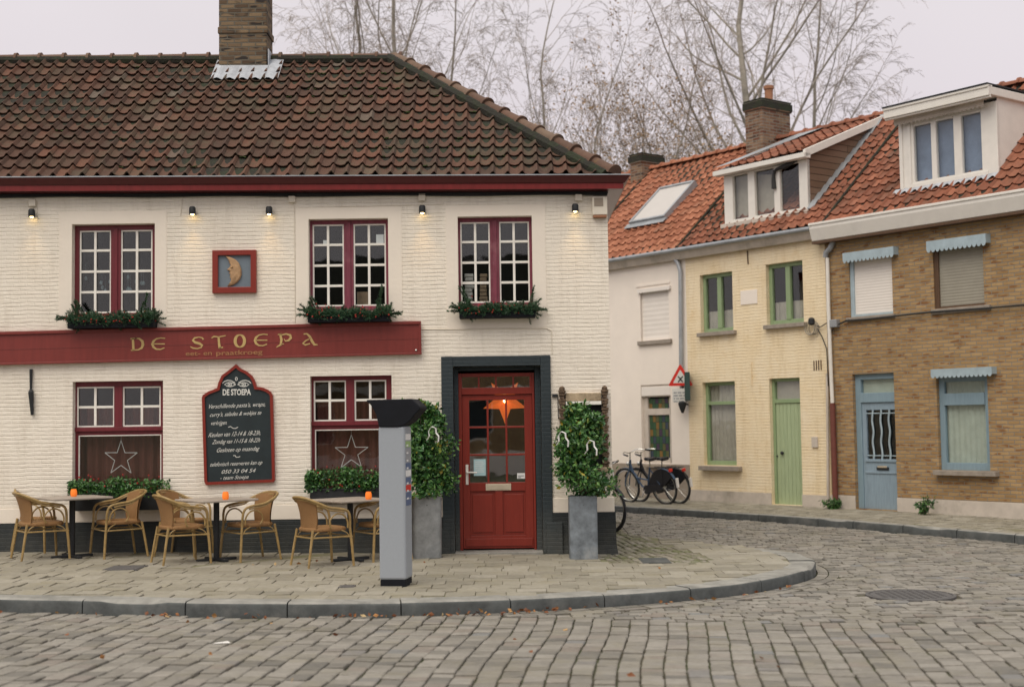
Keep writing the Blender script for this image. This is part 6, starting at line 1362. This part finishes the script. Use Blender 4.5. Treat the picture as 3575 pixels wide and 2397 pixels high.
c_ = uzR('a3', 633, 490, -.16); m = MB(); m.lathe([(.02, -.13), (.05, -.06), (.085, .04), (.085, .08), (.03, .11)], (0, 0, 0), 10); m.box(-.02, .02, .0, .15, .03, .06); tag(m.build('wall_lantern', 'iron', M=RF.M @ Matrix.Translation((c_[0], -.16, c_[1])), smooth=True), 'small dark lantern below the white street notice', 'lantern')
# weeds
for (k, x, y, sz, n, lab) in (('a4', 355, 1290, .17, 420, 'low weed tuft at the foot of the red downpipe'), ('a4', 1070, 1335, .24, 300, 'spiky green weed against the plinth of the brick house')):
    P = gpt(k, x, y); R = random.Random(int(x)); pts = []
    m = MB(); rt = empty('weed', lab, 'weed', at(P)); st_ = MB()
    for i in range(11):
        a_ = R.uniform(0, 6.28); d = Vector((math.cos(a_)*.8, math.sin(a_)*.5, 1.1 if sz > .2 else .55)).normalized(); l = sz*R.uniform(.8, 1.5); st_.tube([(0, 0, 0), d*l], [.006, .003], 4)
        for j in range(n//11): pts.append(d*l*R.uniform(.15, 1)+Vector((R.gauss(0, .02), R.gauss(0, .02), R.gauss(0, .015))))
    leaves(m, [(p[0], p[1], max(p[2], .01)) for p in pts], .07, .8, lambda p, R: R.random()*.9, .35, 9); m.build('foliage', 'leaf_green', rt); st_.build('stems', 'twig', rt)
# ================================================================== BICYCLES (length along +x, front wheel at +x)
def bicycle(label, fmat, group=None, basket=False):
    b = empty('bicycle', label, 'bicycle', None, group); WR = .335; fx, rx = .53, -.53
    for x_ in (fx, rx):
        m = MB(); m.tube([(x_+WR*math.cos(t_), 0, WR+WR*math.sin(t_)) for t_ in np.linspace(0, 2*math.pi, 36, endpoint=False)], .021, 8, closed=True); ty = m.build('wheel', 'rubber', b, smooth=True)
        m = MB(); m.tube([(x_+(WR-.03)*math.cos(t_), 0, WR+(WR-.03)*math.sin(t_)) for t_ in np.linspace(0, 2*math.pi, 36, endpoint=False)], .013, 6, closed=True); m.build('rim', 'chrome', ty, smooth=True)
        m = MB()
        for i in range(24): t_ = i*math.pi/12; m.tube([(x_, .02*(1 if i % 2 else -1), WR), (x_+(WR-.03)*math.cos(t_), 0, WR+(WR-.03)*math.sin(t_))], .0016, 3)
        m.tube([(x_, -.05, WR), (x_, .05, WR)], .02, 8); m.build('spokes', 'chrome', ty)
        m = MB(); a0, a1 = (.15*math.pi, .95*math.pi) if x_ > 0 else (.05*math.pi, .85*math.pi); q = [(x_+(WR+.035)*math.cos(t_), WR+(WR+.035)*math.sin(t_)) for t_ in np.linspace(a0, a1, 16)]
        for (p0, p1) in zip(q[:-1], q[1:]): m.add([(p0[0], -.028, p0[1]-.006), (p0[0], 0, p0[1]), (p0[0], .028, p0[1]-.006), (p1[0], -.028, p1[1]-.006), (p1[0], 0, p1[1]), (p1[0], .028, p1[1]-.006)], ((0, 1, 4, 3), (1, 2, 5, 4)))
        m.build('mudguard', fmat, b, smooth=True)
    m = MB(); hd = Vector((.36, 0, .80)); bbk = Vector((-.06, 0, .28)); stt = Vector((-.20, 0, .72)); m.tube([hd, (.30, 0, .62), (.1, 0, .34), bbk], .019, 8); m.tube([hd-Vector((-.02, 0, .10)), (.2, 0, .5), (-.12, 0, .46)], .016, 8); m.tube([bbk, stt], .018, 8)
    for s in (1, -1): m.tube([bbk+Vector((0, s*.03, 0)), (rx, s*.06, WR)], .010, 6); m.tube([stt-Vector((0, 0, .06)), (rx, s*.06, WR)], .009, 6); m.tube([hd-Vector((-.03, -s*.03, .15)), (fx-.03, s*.055, WR+.12), (fx, s*.055, WR)], .012, 6)
    m.tube([hd-Vector((-.04, 0, .16)), hd+Vector((-.02, 0, .06))], .022, 8); m.build('frame', fmat, b, smooth=True)
    m = MB(); m.tube([hd, hd+Vector((-.04, 0, .20))], .012, 8); m.tube(catmull([(.08, .30, 1.00), (.20, .29, 1.02), (.31, .16, 1.04), (.33, 0, 1.0), (.31, -.16, 1.04), (.20, -.29, 1.02), (.08, -.30, 1.00)], 4), .011, 6); hb_ = m.build('handlebar', 'chrome', b, smooth=True)
    for s in (1, -1): m = MB(); m.tube([(.06, s*.30, .998), (.18, s*.292, 1.018)], .018, 8); m.build('grip', 'rubber', hb_)
    m = MB(); m.tube([stt, (-.225, 0, .86)], .012, 6); m.build('seat_post', 'chrome', b); m = MB(); m.prism([(-.08, -.022), (-.20, -.035), (-.30, -.095), (-.34, -.09), (-.35, 0), (-.34, .09), (-.30, .095), (-.20, .035), (-.08, .022)], .85, .915, ax='z'); m.build('saddle', 'bike_black', b, bevel=.018, fix=True)
    m = MB(); m.tube([(bbk.x, -.07, .28), (bbk.x, .07, .28)], .02, 8); m.lathe([(.08, -.003), (.08, .003), (.02, .004)], (0, 0, 0), 20); n_ = 20
    for i_ in range(len(m.v)-60, len(m.v)): x_, y_, z_ = m.v[i_]; m.v[i_] = (x_+bbk.x, z_+.045, y_+.28)
    for s in (1, -1): m.tube([(bbk.x, s*.075, .28), (bbk.x+s*.10, s*.08, .28-s*.13)], .009, 6); m.box(bbk.x+s*.10-.04, bbk.x+s*.10+.04, s*.09 if s > 0 else -.17, s*.17 if s > 0 else -.09, .27-s*.13, .29-s*.13)
    m.build('crank', 'chrome', b)
    m = MB(); m.prism([(rx, WR-.04), (rx, WR+.06), (bbk.x, .37), (bbk.x+.06, .28), (bbk.x, .19)], .05, .075); m.build('chain_guard', 'bike_black', b, fix=True)
    m = MB()
    for s in (1, -1):
        q = [(rx+(WR+.02)*math.cos(t_), WR+(WR+.02)*math.sin(t_)) for t_ in np.linspace(.02, math.pi*.80, 14)]; m.prism([(rx, WR)]+q, s*.040, s*.043)
    m.build('coat_guard', 'bike_black', b, fix=True)
    m = MB()
    for s in (1, -1): m.tube([(-.28, s*.05, .72), (-.74, s*.06, .72)], .006, 5); m.tube([(rx, s*.065, WR), (rx-.05, s*.06, .72)], .006, 5)
    for x_ in (-.34, -.45, -.56, -.67, -.74): m.tube([(x_, -.06, .72), (x_, .06, .72)], .005, 5)
    m.build('carrier', 'bike_black', b); m = MB(); m.box(-.79, -.75, -.04, .04, .64, .70); m.build('rear_light', 'red_lens', b, bevel=.01); m = MB(); m.ball((.42, 0, .78), .045, 10, 6); m.build('headlight', 'chrome', b, smooth=True)
    m = MB(); m.box(-.02+rx-WR-.05, rx-WR-.03, -.025, .025, .34, .52); m.build('mudflap', 'ribbon', b, bevel=.005)
    if basket:
        m = MB(); m.box(.36, .66, -.17, .17, .74, .76)
        for s in (-1, 1): m.box(.36, .66, s*.17-.006, s*.17+.006, .74, .95)
        m.box(.354, .366, -.17, .17, .74, .95); m.box(.654, .666, -.17, .17, .74, .95); m.build('crate', 'bike_black', b, bevel=.008)
    return b
bA = bicycle('grey blue bicycle leaning on the white house, front of the pair', 'bike_blue', 'bicycles parked in the side street')
fA = gpt('a3', 240, 1236); rA = gpt('a3', 487, 1250); dv = (fA-rA); angA = math.atan2(dv.y, dv.x); mA = (fA+rA)/2
LEAN = Matrix.Rotation(math.radians(-9), 4, 'X')
bA.matrix_basis = at((mA.x, mA.y, G(mA.x, mA.y)), angA) @ LEAN
P2 = mA+RF.w*.26+RF.u*.05
bB = dup(bA, at((P2.x, P2.y, 0), RF.ang+math.pi+.06) @ LEAN, 'black bicycle between the blue bicycle and the white wall')
for ch_ in bB.children:
    if ch_.name.startswith(('frame', 'mudguard')):
        ch_.data = ch_.data.copy(); ch_.data.materials[0] = MATS['bike_black']
bC = bicycle('black bicycle with its front wheel showing past the cafe corner', 'bike_black', 'bicycles parked in the side street', False)
hd_ = math.radians(-83); fX, fY = 1.47, 20.35
bC.matrix_basis = at((fX-.53*math.cos(hd_), fY-.53*math.sin(hd_), G(1.5, 20.5)), hd_) @ Matrix.Rotation(math.radians(4), 4, 'X')
def turn(x_, a_): return Matrix.Translation((x_, 0, 0)) @ Matrix.Rotation(math.radians(a_), 4, 'Z') @ Matrix.Translation((-x_, 0, 0))
for ch_ in bC.children:          # its handlebar and front wheel are turned out from the wall
    if ch_.name.startswith('handlebar'): ch_.matrix_basis = Matrix.Translation((0, .12, 0)) @ turn(.33, 35)
    elif (ch_.name.startswith(('wheel', 'mudguard')) and max(v.co.x for v in ch_.data.vertices) > .6): ch_.matrix_basis = turn(.50, 28)
# ================================================================== TREES
def tree(label, x, y, h, seed, lean=(0, 0), forks=3, spread=.5, leafy=0, droop=.25, r0=.16, cmax=9, first=.28, twig='birch_twig', levels=5, stems=1, group='bare trees behind the roofs'):
    R = random.Random(seed); tk = MB(); cr = MB(); lv = MB(); lpts = []
    def branch(p, d, l, r, lev):
        n = 6 if lev < 2 else (4 if lev < 4 else 2); pts = [p.copy()]; q = p.copy(); dd_ = d.copy()
        for i in range(n):
            dd_ = (dd_+Vector((R.gauss(0, .09), R.gauss(0, .09), R.gauss(0, .05)+(.05 if lev < 3 else -droop*.35)))).normalized(); q = q+dd_*(l/n); pts.append(q.copy())
        re = max(r*(.40 if lev == 0 else .35), .0042); rad = [r+(re-r)*i/n for i in range(n+1)]
        (tk if lev < 2 else cr).tube(pts, rad, 7 if lev == 0 else (5 if lev < 3 else 3), cap=False, r=R.random())
        if lev >= levels: 
            if leafy and R.random() < leafy:
                for _ in range(R.randint(1, 3)): lpts.append(q+Vector((R.gauss(0, .12), R.gauss(0, .12), R.gauss(0, .12))))
            return
        k = {0: cmax, 1: 5, 2: 4, 3: 3, 4: 2}.get(lev, 2)
        for i in range(k):
            t_ = (first if lev == 0 else .2)+(1-(first if lev == 0 else .2))*(i+R.random()*.9)/k; t_ = min(t_, .98); f_ = t_*n; j = int(f_); pp = pts[j].lerp(pts[j+1], f_-j); ax = (pts[j+1]-pts[j]).normalized()
            a_ = R.uniform(0, 6.28); o_ = ax.orthogonal().normalized(); o2 = ax.cross(o_); sd_ = o_*math.cos(a_)+o2*math.sin(a_); sp_ = spread*R.uniform(.7, 1.3)*(1 if lev else .9); nd = (ax*math.cos(sp_)+sd_*math.sin(sp_)); 
            branch(pp, nd.normalized(), l*R.uniform(.42, .62)*(1.05-t_*.45), max(r*(1-t_*.55)*.42, .0055), lev+1)
        branch(pts[-1], dd_, l*.4, re, lev+1)
    b = empty('tree', label, 'tree', at((x, y, -.13)), group)
    for s in range(stems):
        d = Vector((lean[0]+(R.gauss(0, .10) if stems > 1 else 0), lean[1], 1)).normalized(); branch(Vector((s*.5*(1 if stems > 1 else 0), 0, 0)), d, h*.72*R.uniform(.92, 1.05), r0*(1 if s == 0 else .8), 0)
    tk.build('trunk', 'bark', b, smooth=True); cr.build('crown', twig, b)
    if lpts: leaves(lv, lpts, .095, .8, None, .6, seed); lv.build('leaves', 'tree_leaf', b)
    return b
def tx(xD, Y): return (xD-1170)/3055*Y
tree('bare birch rising behind the middle of the cafe roof ridge', tx(945, 42), 42, 19, 101, (.0, 0), droop=.6, r0=.16, stems=2, cmax=10, first=.42, spread=.62)
tree('bare birch just right of the cafe ridge, behind the hip', tx(1018, 44), 44, 17, 102, (.05, 0), droop=.6, r0=.13, stems=2, cmax=8, first=.40, spread=.6)
tree('small tree with sparse brown leaves above the end of the cafe gutter', tx(1345, 38), 38, 12.4, 103, (.0, 0), droop=.1, r0=.10, leafy=.45, stems=2, cmax=14, first=.42, spread=.62, levels=4)
tree('small leafy tree above the small chimney of the end house', tx(1500, 42), 42, 11.8, 104, (.0, 0), droop=.1, r0=.09, leafy=.45, stems=2, cmax=14, first=.40, spread=.66, levels=4)
tree('largest bare birch standing behind the yellow house chimney', tx(1824, 40), 40, 20, 105, (0, 0), droop=.6, r0=.21, stems=1, cmax=15, first=.38, spread=.68)
tree('slender forked birch right of the yellow house chimney', tx(1883, 43), 43, 16.5, 106, (.02, 0), droop=.6, r0=.13, stems=1, cmax=8, first=.44, spread=.5)
tree('low bare tree peeping over the ridge left of the white dormer', tx(1985, 46), 46, 12.6, 107, (.10, 0), droop=.15, r0=.09, stems=1, cmax=9, first=.5, spread=.6, levels=4)
op = empty('opposite_house', 'low pale house across the street, seen only as a reflection in the red door glass', 'house', Matrix.Translation((-2, -13, 0)) @ Matrix.Rotation(math.pi, 4, 'Z'))
hs_ = [(x_, x_+1.1, z_, z_+1.5) for x_ in (-9.5, -6.8, -4.1, -1.2, 1.6, 4.4, 7.2) for z_ in (.9, 3.4)]
m = MB(); wall(m, -11, 10, -.3, lambda u_: 5.2, hs_, .15); m.quad((-11, 0, -.3), (-11, 7, -.3), (-11, 7, 5.2), (-11, 0, 5.2)); m.quad((10, 0, -.3), (10, 7, -.3), (10, 7, 5.2), (10, 0, 5.2)); m.quad((-11, 7, -.3), (10, 7, -.3), (10, 7, 5.2), (-11, 7, 5.2)); m.build('wall', 'ochre_brick', op)
m = MB(); m.box(-11, 10, -.05, -.002, 2.65, 2.95); m.box(-11, 10, -.04, -.002, -.3, .5); m.build('white_band', 'white_render', op)
m = MB(); m.add([(-11.3, -.3, 5.15), (10.3, -.3, 5.15), (10.3, 3.5, 8), (-11.3, 3.5, 8), (-11.3, 7.3, 5.15), (10.3, 7.3, 5.15)], ((0, 1, 2, 3), (3, 2, 5, 4), (0, 3, 4), (1, 5, 2))); m.build('roof', 'roof_mortar', op)
for a, b, c, d in hs_:
    m = MB(); m.box(a, b, .1, .16, c, c+.07); m.box(a, b, .1, .16, d-.07, d); m.box(a, a+.07, .1, .16, c+.07, d-.07); m.box(b-.07, b, .1, .16, c+.07, d-.07); o = m.build('window', 'window_white', op); m = MB(); m.box(a+.07, b-.07, .13, .135, c+.07, d-.07); m.build('pane', 'board_black', o)
# ================================================================== tidy: put each frame-built thing's origin at its base
bpy.context.view_layer.update()
for o in list(COL.objects):
    if o.parent is not None or o.type not in {'MESH', 'EMPTY'} or o.get('kind'): continue
    ms_ = [o] if o.type == 'MESH' else [c for c in o.children if c.type == 'MESH']
    if not ms_: continue
    loc = o.matrix_basis.translation
    ps = [c.matrix_world @ Vector(q) for c in ms_ for q in c.bound_box]
    lo = Vector((min(p.x for p in ps), min(p.y for p in ps), min(p.z for p in ps))); hi = Vector((max(p.x for p in ps), max(p.y for p in ps), max(p.z for p in ps)))
    ctr = Vector(((lo.x+hi.x)/2, (lo.y+hi.y)/2, lo.z))
    if (loc-ctr).length < max(1.0, (hi-lo).length*.5): continue
    Mw = o.matrix_basis.copy(); nM = Mw.copy(); nM.translation = ctr; dM = nM.inverted() @ Mw
    if o.type == 'MESH':
        if o.data.users == 1: o.data.transform(dM); o.matrix_basis = nM
    else:
        for c in o.children: c.matrix_basis = dM @ c.matrix_basis
        o.matrix_basis = nM
